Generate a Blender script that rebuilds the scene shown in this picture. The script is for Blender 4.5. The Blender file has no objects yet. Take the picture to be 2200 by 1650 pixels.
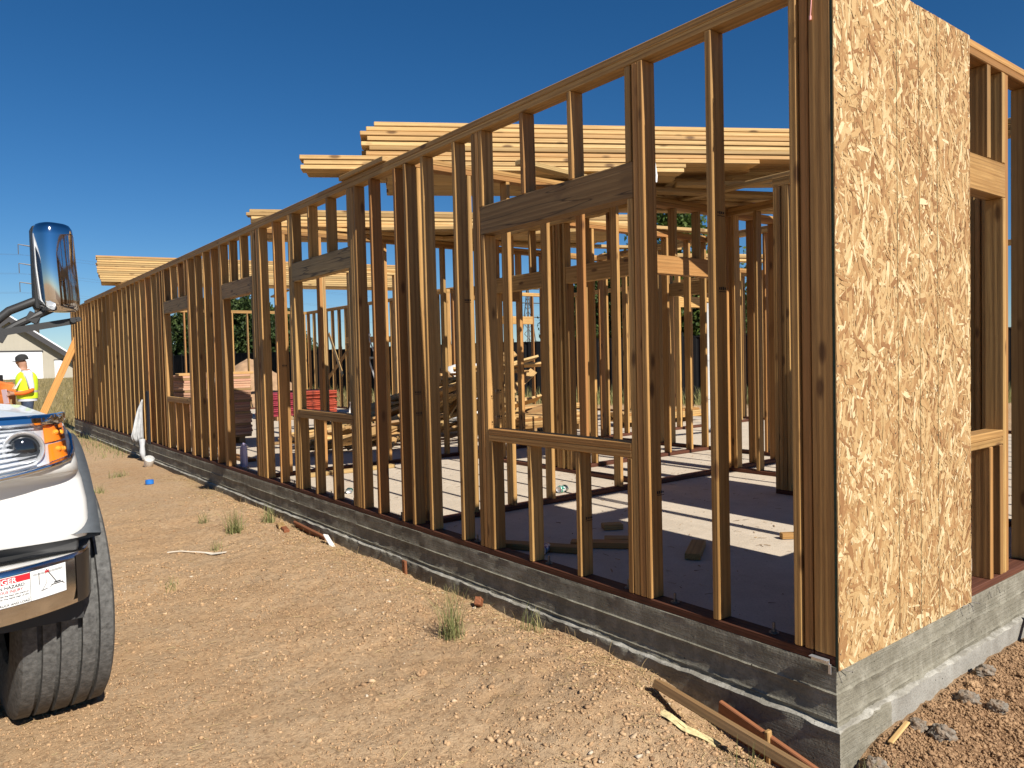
import bpy, bmesh, math, random
import numpy as np
from mathutils import Matrix, Vector, Euler, noise as mnoise

random.seed(7)
rng = np.random.default_rng(11)
SC = bpy.context.scene
COL = SC.collection
rad = math.radians

# ------------------------------------------------------------------ camera
cam_d = bpy.data.cameras.new('camera')
cam = bpy.data.objects.new('camera', cam_d)
COL.objects.link(cam)
cam_d.sensor_width = 36.0
cam_d.lens = 1614.21 / 2200 * 36.0
cam_d.clip_start = 0.05
cam_d.clip_end = 3000
CAMP = Vector((-2.708586, -1.507585, 1.216869))
R3 = ((0.790082, -0.040167, 0.611684), (-0.612521, -0.012241, 0.790359), (-0.024259, -0.999118, -0.034274))
m = Matrix.Identity(4)
for i in range(3):
    m[i][0] = R3[i][0]
    m[i][1] = -R3[i][1]
    m[i][2] = -R3[i][2]
    m[i][3] = CAMP[i]
cam.matrix_world = m
SC.camera = cam

# ------------------------------------------------------------------ sky, sun, exposure
SUN_EL, SUN_OFF = rad(39.6), rad(1.8)
sd = Vector((-math.sin(SUN_OFF) * math.cos(SUN_EL), -math.cos(SUN_OFF) * math.cos(SUN_EL), math.sin(SUN_EL)))
world = bpy.data.worlds.new('World')
SC.world = world
world.use_nodes = True
wn = world.node_tree
wn.nodes.clear()
sky = wn.nodes.new('ShaderNodeTexSky')
sky.sky_type = 'NISHITA'
sky.sun_disc = False
sky.sun_elevation = SUN_EL
sky.sun_rotation = math.pi + SUN_OFF
sky.altitude = 0
sky.air_density = 0.85
sky.dust_density = 0.0
sky.ozone_density = 6.0
bg = wn.nodes.new('ShaderNodeBackground')
bg.inputs['Strength'].default_value = 0.055
wo = wn.nodes.new('ShaderNodeOutputWorld')
hs = wn.nodes.new('ShaderNodeHueSaturation')
hs.inputs['Saturation'].default_value = 1.22
wn.links.new(sky.outputs[0], hs.inputs['Color'])
wn.links.new(hs.outputs[0], bg.inputs['Color'])
wn.links.new(bg.outputs[0], wo.inputs['Surface'])
sun_d = bpy.data.lights.new('sun', 'SUN')
sun_d.energy = 5.0
sun_d.angle = rad(0.53)
sun_d.color = (1.0, 0.94, 0.85)
sun = bpy.data.objects.new('sun', sun_d)
COL.objects.link(sun)
sun.rotation_euler = sd.to_track_quat('Z', 'Y').to_euler()
SC.view_settings.view_transform = 'Standard'
SC.view_settings.look = 'None'
SC.view_settings.gamma = 1.0
SC.view_settings.use_curve_mapping = False
SC.view_settings.exposure = 0.58

# ------------------------------------------------------------------ helpers
def ray(px, py, D):
    """a point in the place: D metres deep along the photograph's pixel direction (used once, for layout)"""
    v = Vector(((px - 1100) / 1614.21, (py - 825) / 1614.21, 1.0)) * D
    return CAMP + Vector([sum(R3[i][k] * v[k] for k in range(3)) for i in range(3)])

WM = {}
def link(o, parent=None, M=None):
    COL.objects.link(o)
    M = M if M is not None else Matrix.Identity(4)
    if parent is not None:
        o.parent = parent
        o.matrix_basis = WM[parent.name].inverted() @ M
    else:
        o.matrix_basis = M
    WM[o.name] = M
    return o

def tag(o, label=None, cat=None, group=None, kind=None):
    if label: o['label'] = label
    if cat: o['category'] = cat
    if group: o['group'] = group
    if kind: o['kind'] = kind
    return o

def thing(name, label, cat, loc=(0, 0, 0), group=None):
    o = bpy.data.objects.new(name, None)
    o.empty_display_size = 0.1
    link(o, None, Matrix.Translation(loc))
    return tag(o, label, cat, group)

class MB:
    def __init__(s):
        s.v = []; s.f = []; s.mi = []
    def add(s, vs, fs, mi=0):
        b = len(s.v)
        s.v.extend([tuple(p) for p in vs])
        for f in fs:
            s.f.append([b + i for i in f]); s.mi.append(mi)
    def box(s, c, size, M=None, mi=0):
        x, y, z = [k / 2 for k in size]
        vs = [Vector((sx * x, sy * y, sz * z)) for sx in (-1, 1) for sy in (-1, 1) for sz in (-1, 1)]
        if M is not None: vs = [M @ p for p in vs]
        vs = [p + Vector(c) for p in vs]
        s.add(vs, [(0, 1, 3, 2), (4, 6, 7, 5), (0, 4, 5, 1), (2, 3, 7, 6), (0, 2, 6, 4), (1, 5, 7, 3)], mi)
    def tube(s, pts, r, n=8, mi=0, cap=True):
        pts = [Vector(p) for p in pts]
        rs = r if isinstance(r, (list, tuple)) else [r] * len(pts)
        rings = []
        up = Vector((0, 0, 1))
        for i, p in enumerate(pts):
            d = (pts[min(i + 1, len(pts) - 1)] - pts[max(i - 1, 0)]).normalized()
            a = d.cross(up)
            if a.length < 1e-3: a = d.cross(Vector((1, 0, 0)))
            a.normalize(); b = d.cross(a)
            rings.append([p + (a * math.cos(2 * math.pi * k / n) + b * math.sin(2 * math.pi * k / n)) * rs[i] for k in range(n)])
        vs = [q for rg in rings for q in rg]
        fs = []
        for i in range(len(pts) - 1):
            for k in range(n):
                fs.append((i * n + k, i * n + (k + 1) % n, (i + 1) * n + (k + 1) % n, (i + 1) * n + k))
        if cap:
            fs.append(tuple(range(n))); fs.append(tuple((len(pts) - 1) * n + k for k in reversed(range(n))))
        s.add(vs, fs, mi)
    def lathe(s, prof, M=None, n=32, mi=0, cap=False):
        """prof: list of (r, h); axis = local z"""
        vs = []
        for (r, h) in prof:
            for k in range(n):
                a = 2 * math.pi * k / n
                vs.append(Vector((r * math.cos(a), r * math.sin(a), h)))
        if M is not None: vs = [M @ p for p in vs]
        fs = []
        for i in range(len(prof) - 1):
            for k in range(n):
                fs.append((i * n + k, i * n + (k + 1) % n, (i + 1) * n + (k + 1) % n, (i + 1) * n + k))
        if cap:
            fs.append(tuple(reversed(range(n)))); fs.append(tuple((len(prof) - 1) * n + k for k in range(n)))
        s.add(vs, fs, mi)
    def grid(s, rows, mi=0):
        nr, nc = len(rows), len(rows[0])
        vs = [p for r in rows for p in r]
        fs = [(i * nc + j, i * nc + j + 1, (i + 1) * nc + j + 1, (i + 1) * nc + j) for i in range(nr - 1) for j in range(nc - 1)]
        s.add(vs, fs, mi)
    def build(s, name, mats, parent=None, smooth=False, M=None, bevel=0, recalc=True):
        me = bpy.data.meshes.new(name)
        me.from_pydata(s.v, [], s.f)
        if not isinstance(mats, (list, tuple)): mats = [mats]
        for k in mats: me.materials.append(k)
        me.polygons.foreach_set('material_index', s.mi)
        if recalc or bevel:
            bm = bmesh.new(); bm.from_mesh(me)
            if bevel:
                bmesh.ops.bevel(bm, geom=list(bm.edges), offset=bevel, segments=2, affect='EDGES', profile=0.5)
            bmesh.ops.recalc_face_normals(bm, faces=bm.faces)
            bm.to_mesh(me); bm.free()
        if smooth:
            me.polygons.foreach_set('use_smooth', [True] * len(me.polygons))
            if smooth == 'auto':
                me.set_sharp_from_angle(angle=rad(35))
        me.update()
        o = bpy.data.objects.new(name, me)
        return link(o, parent, M)

def np_mesh(name, V, F, mat, parent=None, smooth=False, attr=None, M=None):
    """big mesh from numpy: V (n,3), F (m,k)"""
    me = bpy.data.meshes.new(name)
    n, mf, k = len(V), len(F), F.shape[1]
    me.vertices.add(n); me.vertices.foreach_set('co', np.asarray(V, np.float32).ravel())
    me.loops.add(mf * k); me.loops.foreach_set('vertex_index', np.asarray(F, np.int32).ravel())
    me.polygons.add(mf); me.polygons.foreach_set('loop_start', np.arange(0, mf * k, k, dtype=np.int32))
    if smooth: me.polygons.foreach_set('use_smooth', np.ones(mf, bool))
    if attr is not None:
        a = me.attributes.new('tone', 'FLOAT', 'POINT'); a.data.foreach_set('value', np.asarray(attr, np.float32))
    me.materials.append(mat)
    me.update(calc_edges=True); me.validate()
    o = bpy.data.objects.new(name, me)
    return link(o, parent, M)

def vnoise(x, y, seed=0):
    x = np.asarray(x, float); y = np.asarray(y, float)
    xi = np.floor(x).astype(np.int64); yi = np.floor(y).astype(np.int64)
    fx = x - xi; fy = y - yi
    fx = fx * fx * (3 - 2 * fx); fy = fy * fy * (3 - 2 * fy)
    def hsh(a, b):
        h = (a * 374761393 + b * 668265263 + seed * 1442695041) & 0x7fffffff
        h = ((h ^ (h >> 13)) * 1274126177) & 0x7fffffff
        h = h ^ (h >> 16)
        return (h & 0xffff) / 65535.0 * 2 - 1
    a = hsh(xi, yi); b = hsh(xi + 1, yi); c_ = hsh(xi, yi + 1); d = hsh(xi + 1, yi + 1)
    return (a * (1 - fx) + b * fx) * (1 - fy) + (c_ * (1 - fx) + d * fx) * fy

def sstep(a, b, x):
    t = np.clip((np.asarray(x, float) - a) / (b - a), 0, 1)
    return t * t * (3 - 2 * t)

# ------------------------------------------------------------------ materials
class NT:
    def __init__(s, name):
        s.m = bpy.data.materials.new(name); s.m.use_nodes = True
        s.t = s.m.node_tree; s.t.nodes.clear()
        s.out = s.t.nodes.new('ShaderNodeOutputMaterial')
        s.b = s.t.nodes.new('ShaderNodeBsdfPrincipled')
        s.t.links.new(s.b.outputs[0], s.out.inputs['Surface'])
    def n(s, typ, **kw):
        nd = s.t.nodes.new(typ)
        for k, v in kw.items():
            if k.startswith('i_'):
                key = k[2:]
                key = int(key) if key.isdigit() else key.replace('_', ' ')
                nd.inputs[key].default_value = v
            else: setattr(nd, k, v)
        return nd
    def l(s, a, b): s.t.links.new(a, b)
    def math(s, op, a, b=None, clamp=False):
        nd = s.t.nodes.new('ShaderNodeMath'); nd.operation = op; nd.use_clamp = clamp
        for i, v in enumerate((a, b)):
            if v is None: continue
            if isinstance(v, (int, float)): nd.inputs[i].default_value = v
            else: s.l(v, nd.inputs[i])
        return nd.outputs[0]
    def mix(s, fac, a, b, mode='MIX'):
        nd = s.t.nodes.new('ShaderNodeMix'); nd.data_type = 'RGBA'; nd.blend_type = mode
        for i, v in ((0, fac), (6, a), (7, b)):
            if isinstance(v, (int, float)): nd.inputs[i].default_value = v
            elif isinstance(v, (tuple, list)): nd.inputs[i].default_value = (*v, 1) if len(v) == 3 else v
            else: s.l(v, nd.inputs[i])
        return nd.outputs[2]
    def ramp(s, src, stops):
        nd = s.t.nodes.new('ShaderNodeValToRGB')
        e = nd.color_ramp.elements
        while len(e) < len(stops): e.new(0.5)
        for k, (p, c) in enumerate(stops):
            e[k].position = p
            e[k].color = (c, c, c, 1) if isinstance(c, (int, float)) else (*c, 1)
        s.l(src, nd.inputs[0]); return nd.outputs[0]
    def coords(s, kind='Object', scale=(1, 1, 1), rot=(0, 0, 0), loc=(0, 0, 0), src=None):
        if src is None:
            src = s.n('ShaderNodeTexCoord').outputs[kind]
        mp = s.n('ShaderNodeMapping'); mp.inputs['Scale'].default_value = scale
        mp.inputs['Rotation'].default_value = rot; mp.inputs['Location'].default_value = loc
        s.l(src, mp.inputs[0]); return mp.outputs[0]
    def noise(s, vec, scale, detail=3, rough=0.55, dist=0):
        nd = s.n('ShaderNodeTexNoise'); nd.inputs['Scale'].default_value = scale
        nd.inputs['Detail'].default_value = detail; nd.inputs['Roughness'].default_value = rough
        nd.inputs['Distortion'].default_value = dist
        if vec is not None: s.l(vec, nd.inputs['Vector'])
        return nd.outputs['Fac']
    def bump(s, h, strength=0.3, dist=0.01, prev=None):
        nd = s.n('ShaderNodeBump'); nd.inputs['Strength'].default_value = strength
        nd.inputs['Distance'].default_value = dist
        s.l(h, nd.inputs['Height'])
        if prev is not None: s.l(prev, nd.inputs['Normal'])
        s.l(nd.outputs[0], s.b.inputs['Normal']); return nd.outputs[0]

def simple(name, col, rough=0.6, metal=0, var=0.0, vscale=8, bump=0, bscale=60, spec=None, coat=0):
    t = NT(name)
    if var:
        c = t.coords()
        f = t.noise(c, vscale, 4)
        col2 = tuple(max(0, k * (1 - var)) for k in col); col3 = tuple(min(1, k * (1 + var)) for k in col)
        t.l(t.mix(t.ramp(f, [(0.3, 0.0), (0.7, 1.0)]), col2, col3), t.b.inputs['Base Color'])
        if bump: t.bump(t.noise(c, bscale, 3), bump, 0.005)
    else:
        t.b.inputs['Base Color'].default_value = (*col, 1)
    t.b.inputs['Roughness'].default_value = rough
    t.b.inputs['Metallic'].default_value = metal
    if spec is not None: t.b.inputs['Specular IOR Level'].default_value = spec
    if coat: t.b.inputs['Coat Weight'].default_value = coat
    return t.m

def wood(name, light, dark, red, rough=0.62, knots=True, redness=0.5, grey=0.0, crack=False):
    """grain runs along local X; every piece takes its own tone from its own random number"""
    t = NT(name)
    tc = t.n('ShaderNodeTexCoord').outputs['Object']
    rnd = t.n('ShaderNodeObjectInfo').outputs['Random']
    off = t.n('ShaderNodeCombineXYZ')
    t.l(t.math('MULTIPLY', rnd, 31.7), off.inputs[0]); t.l(t.math('MULTIPLY', rnd, 7.3), off.inputs[1]); t.l(t.math('MULTIPLY', rnd, 13.1), off.inputs[2])
    va = t.n('ShaderNodeVectorMath'); va.operation = 'ADD'
    t.l(tc, va.inputs[0]); t.l(off.outputs[0], va.inputs[1])
    v = va.outputs[0]
    warp = t.noise(t.coords(src=v, scale=(0.9, 5, 5)), 1.0, 2)
    wv = t.n('ShaderNodeTexWave'); wv.wave_type = 'RINGS'; wv.rings_direction = 'X'
    wv.inputs['Scale'].default_value = 1.0; wv.inputs['Distortion'].default_value = 5.0
    wv.inputs['Detail'].default_value = 3; wv.inputs['Detail Scale'].default_value = 1.2
    t.l(t.coords(src=v, scale=(0.5, 19, 19)), wv.inputs['Vector'])
    fib = t.noise(t.coords(src=v, scale=(5, 170, 170)), 1.0, 3, 0.65)
    fib2 = t.noise(t.coords(src=v, scale=(1.3, 32, 32)), 1.0, 3, 0.6)
    r2 = t.math('FRACT', t.math('MULTIPLY', rnd, 17.37))
    r3 = t.math('FRACT', t.math('MULTIPLY', rnd, 91.7))
    r4 = t.math('FRACT', t.math('MULTIPLY', rnd, 53.3))
    base = t.mix(t.ramp(fib2, [(0.30, 0.0), (0.70, 1.0)]), dark, light)
    base = t.mix(t.math('MULTIPLY', t.ramp(r2, [(0.45, 0.0), (0.95, 1.0)]), redness), base, red)
    base = t.mix(t.math('MULTIPLY', t.ramp(r4, [(0.55, 0.0), (0.9, 1.0)]), 0.65), base, tuple(k * q for k, q in zip(light, (1.02, 1.07, 1.08))))
    late = t.math('MULTIPLY', t.ramp(wv.outputs['Fac'], [(0.55, 0.0), (0.92, 1.0)]), t.ramp(t.noise(t.coords(src=v, scale=(0.6, 6, 6)), 1.0, 2), [(0.38, 0.15), (0.62, 0.6)]))
    base = t.mix(late, base, tuple(k * 0.6 for k in dark))
    strk = t.noise(t.coords(src=v, scale=(0.5, 75, 75)), 1.0, 2, 0.6)
    base = t.mix(t.math('MULTIPLY', t.ramp(strk, [(0.56, 0.0), (0.72, 1.0)]), 0.16), base, tuple(k * 0.5 for k in dark))
    base = t.mix(1.0, base, t.ramp(r3, [(0.0, 0.62), (0.5, 0.95), (1.0, 1.15)]), 'MULTIPLY')
    if grey:
        g = t.ramp(t.noise(t.coords(src=v, scale=(1.0, 5, 5)), 1.2, 4), [(0.35, 0.0), (0.65, 1.0)])
        base = t.mix(t.math('MULTIPLY', g, grey), base, (0.20, 0.16, 0.11))
    base = t.mix(t.math('MULTIPLY', t.ramp(fib, [(0.3, 1.0), (0.55, 0.0)]), 0.45), base, tuple(k * 0.55 for k in dark))
    if knots:
        vo = t.n('ShaderNodeTexVoronoi'); vo.inputs['Scale'].default_value = 1.0
        t.l(t.coords(src=v, scale=(3.0, 8.0, 8.0)), vo.inputs['Vector'])
        kn = t.ramp(vo.outputs['Distance'], [(0.08, 1.0), (0.17, 0.0)])
        base = t.mix(t.math('MULTIPLY', kn, 0.8), base, (0.085, 0.036, 0.014))
    if crack:
        ck = t.ramp(t.noise(t.coords(src=v, scale=(0.8, 14, 14), rot=(0, 0, 0.03)), 1.0, 2), [(0.485, 0.0), (0.497, 1.0), (0.503, 1.0), (0.515, 0.0)])
        base = t.mix(t.math('MULTIPLY', ck, 0.75), base, (0.03, 0.018, 0.01))
    smu = t.noise(t.coords(src=v, scale=(1.2, 3, 3)), 2.0, 4, 0.7)
    base = t.mix(t.math('MULTIPLY', t.ramp(smu, [(0.5, 0.0), (0.75, 1.0)]), 0.35), base, tuple(k * 0.55 for k in dark))
    t.l(base, t.b.inputs['Base Color'])
    t.b.inputs['Roughness'].default_value = rough
    t.b.inputs['Specular IOR Level'].default_value = 0.25
    t.bump(t.math('ADD', t.math('MULTIPLY', fib, 0.7), wv.outputs['Fac']), 0.25, 0.002)
    return t.m

W_STUD = wood('framing_fir', (0.545, 0.325, 0.118), (0.37, 0.195, 0.062), (0.38, 0.165, 0.053), redness=0.85)
W_NEW = wood('new_fir', (0.62, 0.425, 0.19), (0.50, 0.305, 0.115), (0.50, 0.26, 0.10), redness=0.6)
W_HEAD = wood('header_fir', (0.47, 0.31, 0.13), (0.30, 0.18, 0.07), (0.36, 0.19, 0.075), redness=0.5, grey=0.12, crack=True)
W_SILL = wood('treated_sill', (0.145, 0.055, 0.030), (0.085, 0.030, 0.017), (0.13, 0.04, 0.02), knots=False, rough=0.7)
W_OLD = wood('scrap_wood', (0.50, 0.33, 0.14), (0.36, 0.2, 0.08), (0.36, 0.17, 0.07), grey=0.3)
W_RED = wood('redwood_form', (0.30, 0.12, 0.055), (0.2, 0.075, 0.035), (0.26, 0.09, 0.04), redness=0.6)
W_ORANGE = wood('orange_brace', (0.62, 0.33, 0.10), (0.50, 0.24, 0.07), (0.52, 0.24, 0.07), redness=0.2)

def mat_concrete(name, base, dark, light, board=True):
    t = NT(name)
    g = t.coords()
    big = t.noise(g, 1.7, 5, 0.6)
    mid = t.noise(g, 9, 5, 0.65)
    fine = t.noise(g, 90, 3, 0.6)
    col = t.mix(t.ramp(big, [(0.3, 0.0), (0.7, 1.0)]), dark, base)
    col = t.mix(t.math('MULTIPLY', t.ramp(mid, [(0.45, 0.0), (0.75, 1.0)]), 0.6), col, light)
    col = t.mix(t.math('MULTIPLY', t.ramp(fine, [(0.3, 1.0), (0.5, 0.0)]), 0.35), col, tuple(k * 0.5 for k in dark))
    vo = t.n('ShaderNodeTexVoronoi'); vo.inputs['Scale'].default_value = 26
    t.l(t.coords(scale=(1, 1, 1.3)), vo.inputs['Vector'])
    pit = t.ramp(vo.outputs['Distance'], [(0.06, 1.0), (0.13, 0.0)])
    pit = t.math('MULTIPLY', pit, t.ramp(t.noise(g, 5, 2), [(0.5, 0.0), (0.6, 1.0)]))
    col = t.mix(t.math('MULTIPLY', pit, 0.8), col, tuple(k * 0.25 for k in dark))
    st = t.noise(t.coords(scale=(7, 7, 0.9)), 1.0, 4, 0.6)
    col = t.mix(t.math('MULTIPLY', t.ramp(st, [(0.58, 0.0), (0.75, 1.0)]), 0.4), col, light)
    t.l(col, t.b.inputs['Base Color'])
    t.b.inputs['Roughness'].default_value = 0.88
    t.b.inputs['Specular IOR Level'].default_value = 0.2
    h = t.math('ADD', t.math('MULTIPLY', mid, 0.6), t.math('MULTIPLY', fine, 0.4))
    if board:
        gr = t.noise(t.coords(scale=(2.0, 2.0, 60)), 1.0, 4, 0.7, 0.6)
        h = t.math('ADD', h, t.math('MULTIPLY', gr, 0.9))
    h = t.math('SUBTRACT', h, t.math('MULTIPLY', pit, 1.2))
    t.bump(h, 0.8, 0.009)
    return t.m
M_FOUND = mat_concrete('board_formed_concrete', (0.235, 0.217, 0.165), (0.145, 0.132, 0.10), (0.40, 0.375, 0.305))
M_SLAB = mat_concrete('slab_concrete', (0.55, 0.47, 0.37), (0.465, 0.395, 0.305), (0.605, 0.525, 0.42), board=False)

def mat_dirt():
    t = NT('dry_dirt')
    g = t.coords()
    big = t.noise(g, 0.55, 4, 0.6)
    mid = t.noise(g, 4.5, 5, 0.65)
    sm = t.noise(g, 38, 4, 0.7)
    fine = t.noise(g, 190, 3, 0.7)
    col = t.mix(t.ramp(big, [(0.32, 0.0), (0.68, 1.0)]), (0.435, 0.28, 0.152), (0.51, 0.35, 0.202))
    col = t.mix(t.math('MULTIPLY', t.ramp(mid, [(0.42, 0.0), (0.72, 1.0)]), 0.6), col, (0.47, 0.35, 0.225))
    col = t.mix(t.math('MULTIPLY', t.ramp(sm, [(0.35, 1.0), (0.52, 0.0)]), 0.6), col, (0.215, 0.125, 0.065))
    col = t.mix(t.math('MULTIPLY', t.ramp(fine, [(0.55, 0.0), (0.72, 1.0)]), 0.5), col, (0.52, 0.40, 0.27))
    col = t.mix(t.math('MULTIPLY', t.ramp(fine, [(0.28, 1.0), (0.42, 0.0)]), 0.5), col, (0.17, 0.10, 0.055))
    # the field beyond the building carries dry grass
    sep = t.n('ShaderNodeSeparateXYZ'); t.l(t.n('ShaderNodeTexCoord').outputs['Object'], sep.inputs[0])
    wob = t.math('MULTIPLY', t.math('SUBTRACT', t.noise(g, 0.35, 4), 0.5), 9.0)
    far = t.ramp(t.math('DIVIDE', t.math('ADD', sep.outputs[1], wob), 40.0), [(0.47, 0.0), (0.56, 1.0)])
    gr = t.mix(t.ramp(t.noise(t.coords(scale=(1, 0.25, 1)), 1.6, 6, 0.7), [(0.35, 0.0), (0.65, 1.0)]), (0.17, 0.145, 0.06), (0.34, 0.26, 0.13))
    col = t.mix(far, col, gr)
    dug = t.math('MULTIPLY', t.ramp(t.math('ADD', sep.outputs[0], t.math('MULTIPLY', mid, 0.8)), [(0.15, 0.0), (0.6, 1.0)]), t.ramp(t.math('ADD', sep.outputs[1], t.math('MULTIPLY', mid, 0.5)), [(0.1, 1.0), (0.4, 0.0)]))
    col = t.mix(t.math('MULTIPLY', dug, 0.85), col, (0.20, 0.112, 0.058))
    t.l(col, t.b.inputs['Base Color'])
    t.b.inputs['Roughness'].default_value = 0.95
    t.b.inputs['Specular IOR Level'].default_value = 0.1
    h = t.math('ADD', t.math('MULTIPLY', sm, 0.8), t.math('MULTIPLY', fine, 0.45))
    h = t.math('ADD', h, t.math('MULTIPLY', mid, 0.8))
    t.bump(h, 0.75, 0.026)
    return t.m
M_DIRT = mat_dirt()

def mat_tone(name, stops, rough=0.9, bump=0.0, bscale=200, trans=0.0, nmix=None):
    t = NT(name)
    a = t.n('ShaderNodeAttribute'); a.attribute_name = 'tone'
    col = t.ramp(a.outputs['Fac'], stops)
    if nmix:
        f = t.noise(t.coords(), nmix[0], 4, 0.65)
        col = t.mix(t.math('MULTIPLY', t.ramp(f, [(0.35, 1.0), (0.6, 0.0)]), nmix[1]), col, nmix[2])
    t.l(col, t.b.inputs['Base Color'])
    t.b.inputs['Roughness'].default_value = rough
    t.b.inputs['Specular IOR Level'].default_value = 0.2
    if bump: t.bump(t.noise(t.coords(), bscale, 3), bump, 0.004)
    if trans:
        tr = t.n('ShaderNodeBsdfTranslucent'); t.l(col, tr.inputs[0])
        mx = t.n('ShaderNodeMixShader'); mx.inputs[0].default_value = trans
        t.l(t.b.outputs[0], mx.inputs[1]); t.l(tr.outputs[0], mx.inputs[2]); t.l(mx.outputs[0], t.out.inputs['Surface'])
    return t.m
M_CLOD = mat_tone('dirt_clods', [(0.0, (0.22, 0.13, 0.07)), (0.5, (0.435, 0.28, 0.153)), (0.85, (0.51, 0.352, 0.205)), (1.0, (0.52, 0.43, 0.32))], 0.95, 0.4)
M_ROCK = mat_tone('broken_concrete', [(0.0, (0.13, 0.11, 0.085)), (1.0, (0.34, 0.315, 0.27))], 0.95, 0.9, 90, nmix=(22, 0.75, (0.20, 0.125, 0.07)))
M_STRAW = mat_tone('dry_straw', [(0.0, (0.30, 0.20, 0.09)), (1.0, (0.55, 0.43, 0.22))], 0.8, trans=0.25)
M_WEED = mat_tone('green_weed', [(0.0, (0.09, 0.115, 0.035)), (0.5, (0.22, 0.23, 0.09)), (1.0, (0.46, 0.40, 0.19))], 0.75, trans=0.3)
M_LEAF = mat_tone('tree_leaf', [(0.0, (0.014, 0.026, 0.010)), (0.5, (0.038, 0.064, 0.018)), (1.0, (0.085, 0.115, 0.034))], 0.6, trans=0.22)
M_LEAF2 = mat_tone('bright_leaf', [(0.0, (0.03, 0.055, 0.012)), (0.5, (0.08, 0.125, 0.025)), (1.0, (0.16, 0.21, 0.05))], 0.6, trans=0.3)
M_OSB = mat_tone('osb_strands', [(0.0, (0.24, 0.12, 0.05)), (0.22, (0.37, 0.215, 0.092)), (0.5, (0.475, 0.32, 0.148)), (0.8, (0.57, 0.42, 0.22)), (1.0, (0.70, 0.57, 0.345))], 0.7, 0.25, 300,
                 nmix=(140, 0.35, (0.34, 0.18, 0.07)))
M_OSBEDGE = simple('osb_green_edge', (0.022, 0.042, 0.026), 0.9, var=0.4, vscale=90)
M_BARK = simple('bark', (0.10, 0.07, 0.045), 0.95, var=0.4, vscale=20, bump=0.5)
M_STEEL = simple('bolt_steel', (0.20, 0.18, 0.16), 0.55, 0.8, var=0.3, vscale=80)
M_GALV = simple('galvanised_steel', (0.62, 0.63, 0.64), 0.4, 0.7, var=0.12, vscale=40)
M_BLACKFENCE = simple('black_fence_steel', (0.010, 0.010, 0.011), 0.8, 0.0, var=0.25, vscale=2, spec=0.08)
M_WHITEPVC = simple('white_plastic', (0.78, 0.78, 0.76), 0.45, var=0.06, vscale=5)
M_GREYCLOTH = simple('grey_cloth', (0.42, 0.43, 0.44), 0.95, var=0.15, vscale=14, bump=0.35, bscale=400)
M_STRAP = simple('white_strap', (0.82, 0.82, 0.80), 0.5)

# ------------------------------------------------------------------ ground
def ground_h(x, y):
    x = np.asarray(x, float); y = np.asarray(y, float)
    h = np.full(np.broadcast(x, y).shape, -0.29)
    # beside the long wall the soil is banked up a little, towards the corner it drops into a shallow trench
    h = h + 0.035 * np.exp(-((x + 0.45) / 0.40) ** 2) * sstep(0.3, 1.2, y) - 0.03 * np.exp(-(x / 0.15) ** 2)
    h = h - 0.075 * sstep(0.75, -0.35, y)
    tr = np.exp(-((x + 0.16) / 0.17) ** 2) * sstep(0.95, 0.45, y) * sstep(-0.7, -0.1, y)
    h = h - 0.10 * tr
    h = h + 0.05 * np.exp(-((x + 0.55) / 0.28) ** 2 - ((y - 0.3) / 0.6) ** 2)
    h = h - 0.05 * np.exp(-((x + 1.44) / 0.10) ** 2 - ((y - 4.02) / 0.08) ** 2) - 0.03 * np.exp(-((x + 1.7) / 0.2) ** 2 - ((y - 3.9) / 0.15) ** 2)
    near = np.exp(-((x + 1.2) / 6.0) ** 2 - ((y - 2) / 9.0) ** 2)
    fl = 0.028 * vnoise(x * 0.9, y * 0.9, 1) + 0.016 * vnoise(x * 2.7, y * 2.7, 2)
    fl = fl + (0.009 * vnoise(x * 8, y * 8, 3) + 0.007 * vnoise(x * 19, y * 19, 4) + 0.006 * vnoise(x * 41, y * 41, 5)) * near
    # wheels and boots have pressed the middle of the yard flat
    rough = 0.45 + 0.55 * sstep(-2.4, -0.6, x) + 0.4 * sstep(0.9, -0.4, y)
    h = h + fl * rough
    # land rises very gently towards the field
    h = h + 0.55 * sstep(22, 95, y) + 0.10 * vnoise(x * 0.12, y * 0.12, 9) * sstep(20, 40, y)
    return h

def axis(lo_far, lo, hi, hi_far, step, growth=1.18):
    mid = list(np.arange(lo, hi + 1e-6, step))
    out = []
    s, p = step, lo
    while p > lo_far:
        s *= growth; p -= s; out.append(p)
    left = out[::-1]; out = []
    s, p = step, hi
    while p < hi_far:
        s *= growth; p += s; out.append(p)
    return np.array(left + mid + out)
gx = axis(-900, -3.3, 2.3, 900, 0.024)
gy = axis(-300, -0.9, 6.5, 1500, 0.027)
GX, GY = np.meshgrid(gx, gy)
GZ = ground_h(GX, GY)
V = np.stack([GX.ravel(), GY.ravel(), GZ.ravel()], 1)
nx, ny = len(gx), len(gy)
idx = np.arange(nx * ny).reshape(ny, nx)
F = np.stack([idx[:-1, :-1].ravel(), idx[:-1, 1:].ravel(), idx[1:, 1:].ravel(), idx[1:, :-1].ravel()], 1)
tag(np_mesh('ground', V, F, M_DIRT, smooth=True), kind='structure')
def gh(x, y): return float(ground_h(np.array([x]), np.array([y]))[0])

# ------------------------------------------------------------------ slab and foundation
mb = MB()
poly = [(0.15, 0.15), (9.05, 0.15), (9.05, 11.69), (5.84, 11.69), (5.84, 19.05), (0.15, 19.05)]
mb.add([(x, y, -0.001) for x, y in poly] + [(x, y, -0.45) for x, y in poly],
       [tuple(range(6))] + [(i, i + 6, (i + 1) % 6 + 6, (i + 1) % 6) for i in range(6)])
tag(mb.build('slab', M_SLAB), 'pale concrete floor slab inside the timber frame', kind='structure')

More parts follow.
